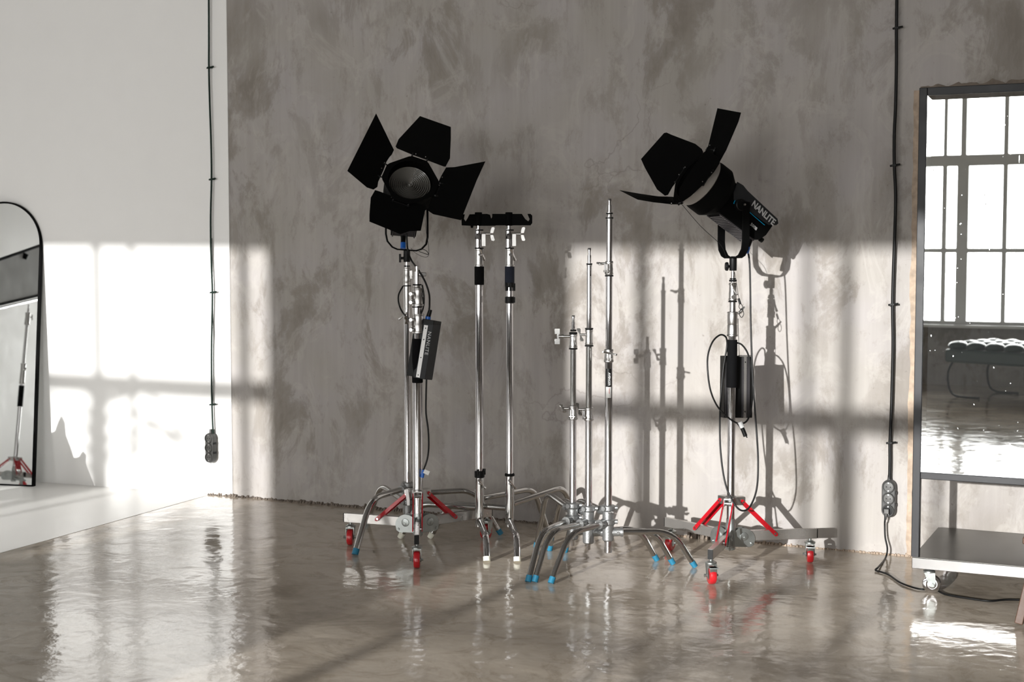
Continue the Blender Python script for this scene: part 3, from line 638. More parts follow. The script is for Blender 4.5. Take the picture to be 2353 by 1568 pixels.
b = MB(); c = Vector((BA[0], BA[1], 1.388)); b.frame_box(c, RGT, TOC, Vector((0,0,1)), (.012, .046), (-.006, .010), (-.012, .008)); b.build('wing_nut', M_DCHROME, t, bevel=.003)
lever(t, Vector((BA[0], BA[1], 1.16))+LVL*.028, LVL+TOC*.3, tilt=-1.0, L_=.075, m=M_DCHROME)
b = MB(); c = Vector((BA[0], BA[1], .26))+LVL*.050+TOC*.02; b.slab([c+Vector((0,0,.055))-RGT*.012, c+Vector((0,0,.058))+RGT*.004, c+Vector((0,0,.0))+RGT*.012, c+Vector((0,0,-.028))+RGT*.012, c+Vector((0,0,-.028))-RGT*.004], TOC*.012); b.build('head_clamp', M_ALU, t, bevel=.002)

# ------------------------------------------------------------------ lamps
def lamp(ax, piv_px, ring_px, nvec, sbarn, label, leaves, side_text, zrec):
    """studio lamp with a Fresnel lens and four barn doors. nvec/sbarn in (right, up, towards camera) components"""
    def w3(v): return (RT*v[0]+UP*v[1]-FW*v[2]).normalized()
    p0 = Vector((ax[0], ax[1], 1.7)); dd = ray(*piv_px)
    k = ((ax[0]-CAM.x)*dd.x+(ax[1]-CAM.y)*dd.y)/(dd.x**2+dd.y**2); piv = CAM+dd*k; piv.x, piv.y = ax
    n = w3(nvec); s_ = n.cross(Vector((0,0,1))).normalized()
    if s_.dot(-FW) < 0 and side_text: s_ = -s_
    if not side_text and s_.dot(RT) < 0: s_ = -s_
    tt = s_.cross(n); tt = tt if tt.z > 0 else -tt
    RC = piv+n*.243
    dr = ray(*ring_px); # snap the ring centre onto the line of sight at the same distance
    RC = CAM+dr*((RC-CAM).dot(FW)/dr.dot(FW))
    n = (RC-piv).normalized(); s_ = (s_-n*s_.dot(n)).normalized(); tt = s_.cross(n); tt = tt if tt.z > 0 else -tt
    sb = w3(sbarn); sb = (sb-n*sb.dot(n)).normalized(); tb = n.cross(sb); tb = tb if tb.z > 0 else -tb
    t = thing('studio_lamp', (piv.x, piv.y, zrec), label, 'studio lamp')
    # barrel and housing
    b = MB(); b.lathe([(-.055, .124), (-.075, .128), (-.13, .128), (-.165, .105), (-.175, .078)], RC, n, 40); b.build('barrel', M_BLK, t)
    b = MB(); b.lathe([(-.006, .118), (-.004, .122), (-.010, .126), (-.050, .126), (-.056, .120), (-.050, .118), (-.006, .118)], RC, n, 48, False); lr = b.build('lens_ring', M_RIM if side_text else M_BLK, t)
    b = MB(); b.lathe([(-.052, .1165), (-.003, .1165), (-.003, .1215)], RC, n, 48, False); b.build('liner', M_BLK, lr)
    # fresnel lens, stepped
    prof = [(-.052, .1075)]; 
    for j in range(10): r0 = .106-j*.0098; prof += [(-.052, r0), (-.0385+.0006*j, r0-.0015), (-.046+.0004*j, r0-.0088)]
    prof += [(-.036, .002)]
    b = MB(); b.lathe(prof, RC, n, 56); b.build('fresnel_lens', M_LENS, t)
    # body: box with chamfered tail
    body = [(-.15, .078), (-.21, .078), (-.26, .064), (-.44, .052), (-.452, .030), (-.445, -.035), (-.425, -.075), (-.40, -.085), (-.17, -.088), (-.15, -.06)]
    b = MB(); b.slab([RC+n*x+tt*z-s_*.066 for x, z in body], s_*.132); bo = b.build('body', M_BLK, t, bevel=.004)
    # louvred underside
    g = MB()
    for j in range(16):
        x = -.20-j*.0125; g.frame_box(RC, n, s_, tt, (x-.004, x+.002), (-.052, .052), (-.0925, -.087))
    g.frame_box(RC, n, s_, tt, (-.405, -.185), (-.060, -.054), (-.0935, -.087)); g.frame_box(RC, n, s_, tt, (-.405, -.185), (.054, .060), (-.0935, -.087)); g.build('louvre', M_FIN, bo)
    for sgn in (1, -1):
        # grey side panel with the chamfered outline, cyan line, hub disc
        pn = [(-.175, .084), (-.21, .088), (-.245, .080), (-.452, .062), (-.468, .046), (-.462, .032), (-.43, .012), (-.40, .008), (-.25, .004), (-.205, .004), (-.185, .03)]
        b = MB(); b.slab([RC+n*x+tt*z+s_*sgn*.066 for x, z in pn], s_*sgn*.006); po = b.build('side_panel', M_GREY, t, bevel=.001)
        b = MB(); b.tube([RC+n*x+tt*z+s_*sgn*.073 for x, z in ((-.285, .003), (-.33, .000), (-.40, -.003), (-.408, -.003))], .0016, 6, 1)
        ct = RC+n*-.243+s_*sgn*.070; b.tube([ct+(n*cos(a)+tt*sin(a))*.031 for a in [2.2+-2.6*j/12*1 for j in range(13)]] if sgn > 0 else [ct+(n*cos(a)+tt*sin(a))*.031 for a in [2.2-2.6*j/12 for j in range(13)]], .0018, 6, 1)
        b.build('cyan_line', M_CYAN, po)
        b = MB(); b.lathe([(.0, .028), (.022, .028), (.025, .025)], RC+n*-.243+s_*sgn*.066, s_*sgn, 28); b.build('pivot_knob', M_BLKP, t)
        b = MB(); b.lathe([(.0, .006), (.006, .005)], RC+n*-.243+s_*sgn*(.066+.048), s_*sgn, 10); b.build('pivot_screw', M_ALU, t)
        if side_text and sgn > 0:
            ax_ = (-n+tt*-.09).normalized(); up_ = (tt-n*.09).normalized()
            text('NANLITE', 'lettering', M_LET, po, RC+n*-.372+tt*.040+s_*.0735, ax_, up_, .043, bold=.0012, squeeze=.88)
            text('500B', 'lettering', M_LET, bo, RC+n*-.365+tt*-.040+s_*.0668, ax_, up_, .021, bold=.0001)
    # blue power connector at the tail underside
    cx = RC+n*-.40-tt*.085
    if side_text: cx += s_*.03
    b = MB(); b.cyl(cx+n*.0, cx-tt*.03-Vector((0,0,.012)), .013, 16); b.build('connector', M_BLKP, t)
    b = MB(); b.cyl(cx-tt*.03-Vector((0,0,.012)), cx-tt*.048-Vector((0,0,.026)), .0145, 16); b.build('connector_collar', M_BLUEP, t)
    b = MB(); b.cyl(cx-n*.045+tt*.03, cx-n*.06+tt*.03, .012, 14); b.build('tail_knob', M_BLKP, t)
    # yoke: flat strap
    hn = Vector((n.x, n.y, 0)).normalized(); ss = s_; Z = Vector((0,0,1)); hwid = .108; drop = piv.z-zrec
    pts = [(-hwid, .02), (-hwid, -drop+.075), (-hwid*.93, -drop+.038), (-hwid*.70, -drop+.010), (-hwid*.45, -drop), (0, -drop), (hwid*.45, -drop), (hwid*.70, -drop+.010), (hwid*.93, -drop+.038), (hwid, -drop+.075), (hwid, .02)]
    yb = MB(); wd_, th = .019, .0035; nn = len(pts); vs = []
    for i, (a, z) in enumerate(pts):
        a0, z0 = pts[max(i-1, 0)]; a1, z1 = pts[min(i+1, nn-1)]; tx, tz = a1-a0, z1-z0; l = sqrt(tx*tx+tz*tz); ox, oz = tz/l*th, -tx/l*th
        for e in (-1, 1):
            for f in (-1, 1): vs.append(piv+ss*(a+ox*f)+Z*(z+oz*f)+hn*wd_*e)
    fs = []
    for i in range(nn-1):
        a = 4*i; c = 4*(i+1); fs += [(a, a+1, c+1, c), (a+2, c+2, c+3, a+3), (a, c, c+2, a+2), (a+1, a+3, c+3, c+1)]
    fs += [(0, 2, 3, 1), (4*nn-4, 4*nn-3, 4*nn-1, 4*nn-2)]
    yb.add(vs, fs)
    for e in (-1, 1): yb.cyl(piv+ss*e*(hwid-.004), piv+ss*e*(hwid+.004), .022, 20)
    yb.build('yoke', M_BLK, t, bevel=.001)
    rc = MB(); rc.lathe([(zrec-.062, .016), (zrec-.058, .0175), (zrec-.004, .0175), (zrec, .014), (zrec+.006, .010)], (ax[0], ax[1], 0)); rc.build('receiver', M_BLKP, t)
    kn = MB(); kc = Vector((ax[0], ax[1], zrec-.042)); kn.cyl(kc+LVL*.012, kc+LVL*.032, .007, 12); kn.frame_box(kc+LVL*.034, LVL, TOC, Z, (-.004, .006), (-.010, .010), (-.022, .022)) if not side_text else kn.lathe([(0, .018), (.004, .021), (.012, .021), (.016, .017)], kc+LVL*.022, LVL, 9)
    kn.build('clamp_knob', M_BLKP, t, bevel=.001)
    # barn doors: octagonal plate with a round hole, and four hinged leaves
    bd = MB(); Ro = .150; seg = 48; vs = []
    for side in (0, .003):
        for j in range(seg):
            a = 2*pi*j/seg; r = .150/ max(abs(cos(a)), abs(sin(a)), (abs(cos(a))+abs(sin(a)))*.76)*.93
            vs.append(RC+n*side+(sb*cos(a)+tb*sin(a))*.113); vs.append(RC+n*side+(sb*cos(a)+tb*sin(a))*r)
    fs = []
    for j in range(seg):
        a, c = 2*j, 2*((j+1) % seg); A, Cc = a+2*seg, c+2*seg
        fs += [(a, c, c+1, a+1), (A, A+1, Cc+1, Cc), (a, A, Cc, c), (a+1, c+1, Cc+1, A+1)]
    bd.add(vs, fs); bdo = bd.build('barn_door_plate', M_BLK, t)
    for spec in leaves:
        kind, sgn_axis, fwd, px = spec
        o_ = {'s+': sb, 's-': -sb, 't+': tb, 't-': -tb}[sgn_axis]; h_ = tb if sgn_axis[0] == 's' else sb
        hp = RC+o_*.150
        if kind == 'px':                            # outline resolved in the leaf's own plane
            e_ = (o_*cos(fwd)+n*sin(fwd)).normalized(); nl = h_.cross(e_).normalized(); poly = [onplane(x, y, hp, nl) for x, y in px]
        elif kind == 'pn':
            nl = w3(fwd); poly = [onplane(x, y, hp, nl) for x, y in px]; e_ = None
        else:
            e_ = (o_*cos(fwd)+n*sin(fwd)).normalized(); nl = h_.cross(e_).normalized(); poly = [hp+h_*u+e_*v for u, v in px]
        lf = MB(); lf.slab(poly, nl*.0015); lo = lf.build('barn_door_leaf', M_BLK, t)
        # hinge: two lugs and a pin between plate and leaf
        hg = MB()
        for u in (-.040, .040):
            a = hp+h_*u; hg.box(a-o_*.004+n*.002, (.007, .007, .007)); hg.cyl(a-o_*.012, a+o_*.010+n*.004, .0035, 8)
        hg.cyl(hp-h_*.045, hp+h_*.045, .0022, 8); hg.build('hinge', M_BLKP, lo)
        rv = MB(); cen = sum(poly, Vector())/len(poly)
        near = sorted(poly, key=lambda q: (q-hp).length)[:2]
        for q in near:
            c = q+(cen-q).normalized()*.014; 
            off = nl*(.003 if nl.dot(-FW) > 0 else -.002)
            rv.lathe([(-.0015, .0028), (.0015, .0024)], c+off, nl, 8)
        rv.build('rivet', M_ALU, lo)
    return t, RC, n, s_, tt, piv, cx
lampL, RCL, nL, sL, tL, pvL, cxL = lamp(AA, (939, 470), (943, 414), (.0, .56, .83), (.94, -.33, .0),
    'left black studio lamp facing the camera with ridged lens and four barn doors',
    [('px', 's-', .35, [(864, 261), (905, 345), (900, 356), (895, 361), (888, 372), (881, 392), (869, 418), (867, 430), (858, 436), (843, 431), (798, 393)]),
     ('px', 't+', .35, [(965, 267), (1036, 292), (1036, 318), (1034, 364), (1024, 383), (1020, 383), (1001, 376), (978, 367), (950, 357), (931, 349), (912, 341), (909, 337), (916, 320)]),
     ('px', 's+', .35, [(1025, 385), (1045, 384), (1115, 371), (1095, 415), (1059, 506), (995, 492), (982, 483), (985, 472), (1004, 425), (1014, 404)]),
     ('px', 't-', .25, [(862, 437), (872, 440), (898, 450), (940, 463), (979, 474), (976, 488), (967, 530), (941, 531), (920, 538), (849, 509), (849, 492), (852, 454)])], False, 1.507)
lampR, RCR, nR, sR, tR, pvR, cxR = lamp(HA, (1680, 477), (1594, 406), (-.72, .58, .37), (.28, -.12, .95),
    'right black studio lamp seen from the side, blue ring, brand lettering, doors open',
    [('px', 's-', .78, [(1526, 306), (1532, 305), (1543, 310), (1598, 331), (1613, 343), (1616, 350), (1610, 357), (1598, 366), (1580, 388), (1562, 408), (1545, 430), (1535, 448), (1528, 450), (1510, 436), (1482, 386), (1473, 366)]),
     ('pn', 't+', (-.85, .22, .48), [(1649, 249), (1703, 259), (1697, 280), (1669, 345), (1654, 372), (1640, 392), (1611, 385), (1621, 352), (1628, 335)]),
     ('pn', 's+', (.25, -.15, .95), [(1622, 346), (1640, 354), (1655, 364), (1653, 376), (1641, 395), (1616, 424), (1588, 450), (1568, 464), (1560, 458), (1561, 434), (1587, 391), (1606, 366)]),
     ('pn', 't-', (.17, .955, .24), [(1424, 438), (1470, 446), (1512, 452), (1545, 453), (1560, 457), (1573, 466), (1566, 470), (1546, 470), (1500, 465), (1465, 459)])], True, 1.471)

# safety wire of the left lamp and cable clip
def cable(name, pts, r, m, label, cat, at=None, sm=6, parent=None):
    b = MB(); b.tube(pts, r, 10, sm)
    return b.build(name, m, parent, at if at is not None else pts[0], label=label, cat=cat)
pA = Vector((AA[0], AA[1], 1.6)); pB = Vector((BA[0], BA[1], 1.2)); pH = Vector((HA[0], HA[1], 1.2))
def dpt(x, y, p, off=0.0): return atdepth(x, y, p+(-FW)*off)
w = MB(); w.tube([dpt(x, y, pA, .02) for x, y in ((976, 490), (979, 530), (984, 560), (985, 586), (975, 591), (955, 582), (944, 570))], .0011, 6, 5); w.tube([dpt(x, y, pA, .02) for x, y in ((962, 574), (968, 572), (980, 577), (984, 585), (968, 580), (962, 578))], .0018, 6, 4); w.build('safety_wire', M_CABLE, lampL)
w = MB(); w.tube([dpt(x, y, pH, .05) for x, y in ((1567, 470), (1610, 520), (1655, 562), (1668, 590))], .0013, 6, 4); w.build('safety_wire', M_CABLE, lampR)
# ------------------------------------------------------------------ power boxes
def box3(o, ax, ay, az, x, y, z, bm): bm.frame_box(o, ax, ay, az, x, y, z)
# left box, leaning, seen on its corner
top = dpt(987, 735, pB, -.02); bot = dpt(966, 868, pB, -.02); az = (top-bot).normalized()
f1 = (RGT*.90+TOC*.43); f1 = (f1-az*f1.dot(az)).normalized(); f2 = az.cross(f1).normalized(); f2 = f2 if f2.dot(TOC) > 0 else -f2
t = thing('power_box', bot, 'black power supply box with pale stripe hanging leaning behind the left grip', 'power supply')
L_ = (top-bot).length
b = MB(); b.frame_box(bot, f1, f2, az, (-.062, .045), (-.045, .035), (0, L_)); bo = b.build('casing', M_BLKP, t, bevel=.002)
b = MB(); b.frame_box(bot, f1, f2, az, (-.020, .0465), (-.04, .0375), (-.004, L_-.022)); sp = b.build('side_cover', M_GREY, t, bevel=.001)
b = MB(); b.frame_box(bot, f1, f2, az, (-.004, .018), (.0375, .039), (.0, L_-.03)); st = b.build('stripe', M_SHEET, t, label='pale aluminium stripe')
b = MB()
for z in (.012, .10, .19, L_-.045): b.lathe([(0, .0035), (.001, .003)], bot+f1*.007+f2*.0388+az*z, f2, 8)
b.build('screw', M_BLKP, st)
text('NANLITE', 'lettering', M_LET, sp, bot+f1*.033+f2*.0382+az*(L_*.60), -az, f1, .026, spacing=1.15)
b = MB(); b.cyl(bot+az*L_-f1*.01, bot+az*(L_+.014)-f1*.01, .014, 16); b.build('connector_collar', M_BLUEP, t)
b = MB(); b.cyl(bot+az*(L_+.012)-f1*.01, bot+az*(L_+.05)-f1*.004, .012, 16, .010); b.build('connector', M_BLKP, t)
# right box, finned
top = dpt(1693, 818, pH, -.075); bot = dpt(1692, 960, pH, -.075); az = (top-bot).normalized(); f1 = (RGT*.985+TOC*-.17).normalized(); f1 = (f1-az*f1.dot(az)).normalized(); f2 = az.cross(f1).normalized(); f2 = f2 if f2.dot(TOC) > 0 else -f2; L_ = (top-bot).length
t = thing('power_box', bot, 'black finned power supply box hung behind the right stand pole', 'power supply')
b = MB(); b.frame_box(bot, f1, f2, az, (-.070, .070), (-.04, .028), (0, L_)); b.build('casing', M_BLKP, t, bevel=.002)
b = MB()
for j in range(12):
    x = -.066+j*.0035
    if j % 2 == 0: b.frame_box(bot, f1, f2, az, (x, x+.0022), (.026, .036), (.004, L_-.006))
for j in range(9):
    x = .016+j*.0045
    b.frame_box(bot, f1, f2, az, (x, x+.0026), (.026, .035), (.004, L_-.006))
b.build('fins', M_FIN, t)
b = MB(); b.frame_box(bot, f1, f2, az, (-.046, -.034), (.026, .0375), (.002, L_-.004)); b.frame_box(bot, f1, f2, az, (.024, .037), (.026, .0365), (.002, L_-.004)); b.frame_box(bot, f1, f2, az, (.0, .066), (.02, .038), (L_-.004, L_+.004)); b.build('stripe', M_RAIL, t, label='aluminium edge strip')
b = MB()
for x, z in ((.030, .03), (.030, L_-.03), (-.040, .03), (-.040, L_-.03)): b.lathe([(0, .003), (.001, .003)], bot+f1*x+f2*.0375+az*z, f2, 8)
b.build('screw', M_BLKP, t)

# ------------------------------------------------------------------ cables by the lamps
cL0 = Vector(cxL)-tL*.05-Vector((0,0,.026))
cable('power_cable', [dpt(934, 536, pA, .05), dpt(935, 552, pA, .05), dpt(937, 575, pA, .04), dpt(945, 598, pA, .03), dpt(962, 622, pB, .0), dpt(977, 648, pB, .02), dpt(986, 676, pB, .02), dpt(987, 700, pB, .0), dpt(986, 712, pB, 0)], .0048, M_CABLE, 'black cable running from the left lamp down to its power box', 'cable')
cable('power_cable', [dpt(970, 655, pB, .02), dpt(974, 680, pB, .02), dpt(973, 705, pB, .01), dpt(966, 722, pB, .01), dpt(948, 735, pB, -.04), dpt(928, 722, pA, .03), dpt(917, 700, pA, .03), dpt(916, 678, pA, .02), dpt(926, 658, pA, .0)], .0042, M_CABLE, 'black cable looped around the tops of the left stands', 'cable')
cc = cable('power_cable', [dpt(980, 872, pB, -.02), dpt(979, 910, pB, -.02), dpt(979, 950, pB, -.02), dpt(984, 990, pB, -.02), dpt(985, 1030, pB, -.02), dpt(981, 1058, pB, -.02), dpt(973, 1080, pB, -.02)], .0046, M_CABLE, 'black cable hanging below the left power box, with white tag', 'cable')
ORG[cc.name] = Vector(cc.location)
b = MB(); b.slab([dpt(x, y, pB, -.01) for x, y in ((976, 1079), (988, 1084), (984, 1093), (972, 1087))], -FW*.001); b.build('tag', M_STICK, cc, label='white paper tag')
b = MB(); b.cyl(dpt(973, 1080, pB, -.02), dpt(970, 1098, pB, -.02), .009, 12); b.build('plug', M_BLUEP, cc, label='blue plug')
cable('power_cable', [dpt(1717, 573, pH, .02), dpt(1722, 600, pH, .02), dpt(1724, 660, pH, .02), dpt(1725, 740, pH, .02), dpt(1728, 830, pH, .02), dpt(1733, 920, pH, .02), dpt(1739, 1000, pH, .03), dpt(1742, 1060, pH, .03), dpt(1740, 1115, pH, .04), dpt(1731, 1150, pH, .05), dpt(1716, 1172, pH, .06), dpt(1697, 1170, pH, .06), dpt(1677, 1140, pH, .05), dpt(1664, 1100, pH, .03), dpt(1656, 1040, pH, .02), dpt(1654, 980, pH, .0), dpt(1656, 920, pH, -.02), dpt(1662, 850, pH, -.02), dpt(1670, 800, pH, -.02), dpt(1671, 782, pH, -.03)], .0044, M_CABLE, 'long black cable from the right lamp, looping low to the red braces', 'cable')
cc = cable('power_cable', [dpt(1671, 790, pH, -.03), dpt(1668, 775, pH, -.02), dpt(1655, 770, pH, .0), dpt(1638, 785, pH, .02), dpt(1627, 815, pH, .03), dpt(1626, 850, pH, .04), dpt(1632, 895, pH, .04), dpt(1646, 930, pH, .04), dpt(1665, 953, pH, .05), dpt(1688, 970, pH, .05), dpt(1704, 974, pH, .05), dpt(1718, 965, pH, .04), dpt(1727, 935, pH, .03), dpt(1729, 890, pH, .02), dpt(1726, 845, pH, .01), dpt(1718, 812, pH, .0), dpt(1705, 793, pH, -.01), dpt(1693, 788, pH, -.02)], .0042, M_CABLE, 'black cable coiled in an oval around the right power box, plug dangling', 'cable')
b = MB(); b.tube([dpt(1697, 972, pH, .06), dpt(1703, 980, pH, .06), dpt(1708, 990, pH, .06), dpt(1713, 1003, pH, .06)], .010, 12, 4); b.cyl(dpt(1712, 1000, pH, .06), dpt(1717, 1006, pH, .06), .003, 8); b.build('plug', M_BLKP, cc, label='black mains plug')
b = MB(); b.cyl(dpt(1700, 970, pH, .065), dpt(1706, 983, pH, .065), .0115, 10); b.build('velcro_tie', M_LET, cc)
sw = cable('safety_cable', [dpt(1688, 625, pH, .02), dpt(1692, 650, pH, .02), dpt(1698, 688, pH, .02)], .0011, M_CABLE, 'thin safety wire with carabiner beside the right stand collar', 'cable')
b = MB(); b.cyl(dpt(1697, 686, pH, .02), dpt(1701, 699, pH, .02), .0055, 10); b.build('ferrule', M_BLKP, sw)
b = MB(); b.tube([dpt(x, y, pH, .02) for x, y in ((1700, 699), (1698, 706), (1703, 712), (1707, 708), (1704, 700))], .0016, 8, 4, True); b.tube([dpt(x, y, pH, .025) for x, y in ((1703, 710), (1699, 722), (1704, 730), (1709, 722), (1706, 711))], .0017, 8, 4, True); b.build('carabiner', M_CABLE, sw)
cable('hanging_cord', [dpt(1696, 732, pH, .0), dpt(1697, 775, pH, -.01), dpt(1699, 818, pH, -.02)], .0013, M_CABLE, 'thin red-brown cord hanging from the right stand collar to the box', 'cord')

# ------------------------------------------------------------------ wall cables and socket strips
def wall_cable(pts, Y, r, m, label, clips, Yf=None):
    P = [ony(x, y, Y) for x, y in pts]
    P[0] = P[0]+Vector((0, 0, .35))
    o = cable('socket_cable', P, r, m, label, 'cable'); ORG[o.name] = Vector(o.location)
    for x, y in clips:
        c = ony(x, y, Y); b = MB(); b.box(c+Vector((0, .008, 0)), (.020, .03, .008)); b.cyl(c+Vector((-.018, 0, -.003)), c+Vector((.03, 0, .004)), .005, 8); b.build('cable_clip', m, o)
    return o
wall_cable([(481, 2), (480, 80), (480, 155), (482, 240), (485, 330), (486, 412), (484, 500), (485, 590), (488, 672), (487, 740), (486, 820), (487, 930), (490, 1000)], -.030, .0056, M_GCABLE, 'dark green cable hanging down the white wall to a socket strip', [(481, 155), (486, 412), (488, 672), (487, 930)])
wall_cable([(489, 680), (490, 760), (491, 850), (489, 928)], -.024, .0016, M_GCABLE, 'thin cord beside the lower part of the dark green wall cable', [])
wall_cable([(2060, 2), (2060, 62), (2060, 140), (2058, 240), (2055, 310), (2055, 380), (2058, 450), (2056, 540), (2053, 620), (2051, 700), (2052, 790), (2050, 880), (2048, 950), (2045, 1018), (2045, 1060), (2044, 1108)], -.03, .0078, M_CABLE, 'thick dark cable running down the plaster wall beside the tall mirror', [(2060, 64), (2054, 380), (2050, 700), (2045, 1018)])
def socket_strip(c, label, plug=None, yawr=0.0, seats=3, hgt=.185):
    c = Vector(c); t = thing('socket_strip', c, label, 'socket strip', 'three-gang socket strips')
    X = Vector((cos(yawr), sin(yawr), 0)); Z = Vector((0,0,1)); Yn = Vector((sin(yawr), -cos(yawr), 0)); r = .034; hh = hgt/2-r
    b = MB(); pts = [(r*.98*cos(a), hh+r*sin(a)) for a in [pi*k/10 for k in range(11)]]+[(r*.98*cos(a), -hh+r*sin(a)) for a in [pi+pi*k/10 for k in range(11)]]
    b.slab([c+X*x+Z*z for x, z in pts], Yn*.036); bo = b.build('body', M_SOCK, t, bevel=.004)
    for j in range(3):
        cz = c+Z*(hh*(1-j)*1.0); b = MB()
        b.lathe([(.030, .0305), (.042, .0300), (.045, .0275), (.044, .0245), (.0375, .0235)], cz, Yn, 32, False); so_ = b.build('socket', M_SOCK, t)
        b = MB(); b.lathe([(.0365, .0236), (.0372, .0005)], cz, Yn, 24, False)
        b.build('socket_face', M_SOCKL if not (plug and j == 2) else M_BLKP, so_)
        b = MB()
        for k in (-1, 1): b.cyl(cz+X*k*.0095+Yn*.0365, cz+X*k*.0095+Yn*.0385, .003, 8)
        b.build('socket_hole', M_BLKP, so_)
        b = MB()
        for k in (-1, 1): b.box(cz+Z*k*.0195+Yn*.038, (.006, .004, .006))
        b.build('earth_clip', M_ALU, so_)
        if j < 2:
            b = MB(); b.frame_box(c+Z*(hh*(.5-j)), X, Yn, Z, (.026, .036), (.006, .030), (-.006, .006)); b.build('notch', M_BLKP, t)
    b = MB(); b.cyl(c+Z*(hgt/2-.003)+Yn*.018, c+Z*(hgt/2+.022)+Yn*.018, .0105, 12, .008); b.build('cable_gland', M_SOCK, t)
    if not plug:
        b = MB(); b.tube([c-Z*(hgt/2+.002)+Yn*.018+(X*cos(a)+Z*sin(a))*.006 for a in [2*pi*k/10 for k in range(10)]], .0018, 6, 2, True); b.build('hanging_loop', M_SOCKL, t)
    return t, bo
cw = ony(487, 1029, -.030); socket_strip(cw+Vector((0, .012, 0)), 'grey three-gang socket strip hanging on the white wall, nothing plugged in', yawr=radians(-10))
cw = ony(2042, 1144, -.01); sk, skb = socket_strip(cw+Vector((.006, 0, 0)), 'grey three-gang socket strip on plaster wall beside tall mirror, plug in lowest socket', True, yawr=radians(-2))
pc = Vector((cw.x, cw.y-.04, cw.z-.060))
cp = [pc+Vector((-.004, -.016, -.012)), pc+Vector((-.006, -.018, -.05))]+[ony(2033, 1205, -.05), ony(2034, 1235, -.055), ony(2039, 1262, -.07), ony(2034, 1284, -.11), onz(2018, 1304, .012), onz(2012, 1311, .006), onz(2028, 1316, .006), onz(2043, 1322, .006), onz(2066, 1338, .006), onz(2090, 1348, .006), onz(2118, 1355, .006), onz(2146, 1354, .006), onz(2168, 1365, .006), onz(2195, 1371, .006), onz(2240, 1378, .006), onz(2275, 1382, .006), onz(2310, 1379, .006), onz(2353, 1380, .006), onz(2420, 1385, .006), onz(2520, 1380, .006)]
cc = cable('floor_cable', cp, .0044, M_CABLE, 'black cable from the right socket strip trailing along the floor under the cart', 'cable'); ORG[cc.name] = Vector(cc.location)
b = MB(); b.box(pc+Vector((0, -.006, -.0)), (.026, .026, .026)); b.cyl(pc+Vector((-.002, -.012, -.010)), pc+Vector((-.004, -.016, -.042)), .009, 10, .0055); b.build('plug', M_SOCKL, cc, label='grey mains plug', bevel=.003)

# ------------------------------------------------------------------ tall mirror on a wheeled cart
CX0, CX1, CYF, CYB, CZ0, CZ1 = -1.022, .35, -.80, -.06, .118, .166
t = thing('mirror_cart', (CX0, CYF, 0), 'tall dark steel framed mirror standing on a low wheeled steel cart', 'mirror')
b = MB(); b.box(((CX0+CX1)/2, (CYF+CYB)/2, (CZ0+CZ1)/2), (CX1-CX0, CYB-CYF, CZ1-CZ0)); b.build('shelf', M_SHEET, t, bevel=.002)
b = MB(); b.box(((CX0+CX1)/2, (CYF+CYB)/2, CZ1+.001), (CX1-CX0-.004, CYB-CYF-.004, .002)); b.build('shelf_top', mat('dark_sheet_top', (.12, .118, .11), .3, .9, var=.2, vscale=3), t)
FT, FB, FY = 2.200, .542, -.772
fx0, fx1 = CX0-.006, CX1-.004; fr = .034
def fbar(x0, x1, z0, z1, nm):
    b = MB(); b.box(((x0+x1)/2, FY, (z0+z1)/2), (x1-x0, .036, z1-z0)); b.build(nm, M_FRAME, t, bevel=.0025)
fbar(fx0, fx0+fr, CZ1, FT, 'frame_post'); fbar(fx1-fr, fx1, CZ1, FT, 'frame_post'); fbar(fx0+fr, fx1-fr, FT-fr, FT, 'frame_rail'); fbar(fx0+fr, fx1-fr, FB-.030, FB, 'frame_rail')
b = MB(); b.box(((fx0+fx1)/2, FY-.010, (FT+FB)/2-.018), (fx1-fx0-2*fr, .006, FT-FB-fr)); b.build('mirror_glass', M_MIR2, t)
b = MB(); zt, zb = FT-fr, FB; xa, xb = fx0+fr, fx1-fr; y = FY-.0135
for q in (((xa, zb), (xa+.020, zb+.02), (xa+.020, zt-.02), (xa, zt)), ((xa, zt), (xa+.02, zt-.02), (xb-.02, zt-.02), (xb, zt))):
    b.add([(q[0][0], y, q[0][1]), (q[1][0], y-.0003, q[1][1]), (q[2][0], y-.0003, q[2][1]), (q[3][0], y, q[3][1])], [(0,1,2,3)])
b.build('bevelled_edge', M_MIR, t)
for x, y_ in ((CX0+.075, CYF+.075), (CX1-.08, CYF+.08), (CX0+.075, CYB-.08), (CX1-.08, CYB-.08)):
    caster(t, (x, y_, 0), tocam+1.35, CZ0+.004, False, .041, M_CHROME)
# wooden stool, only its edge in the picture
fo = onz(2341, 1438); t = thing('wooden_stool', fo, 'brown wooden stool leg and seat edge cut by the right picture border', 'stool')
def beam(p, q, w_, d_, nm, m_=M_WOOD):
    p = Vector(p); q = Vector(q); a = (q-p).normalized(); s_ = a.cross(Vector((0, 1, 0))).normalized(); n_ = a.cross(s_); b = MB(); b.frame_box(p, a, s_, n_, (0, (q-p).length), (-w_/2, w_/2), (-d_/2, d_/2)); return b.build(nm, m_, t, bevel=.003)
beam(fo+Vector((0, 0, .01)), fo+Vector((.065, .02, .34)), .032, .05, 'leg'); beam(fo+Vector((.38, 0, .01)), fo+Vector((.32, .02, .34)), .032, .05, 'leg')
beam(fo+Vector((.02, .32, .01)), fo+Vector((.075, .30, .34)), .032, .05, 'leg'); beam(fo+Vector((.38, .32, .01)), fo+Vector((.32, .30, .34)), .032, .05, 'leg')
b = MB(); b.box(fo+Vector((.195, .16, .352)), (.37, .40, .026)); b.build('seat', M_WOOD, t, bevel=.004)
for i in range(len(t.children)): pass

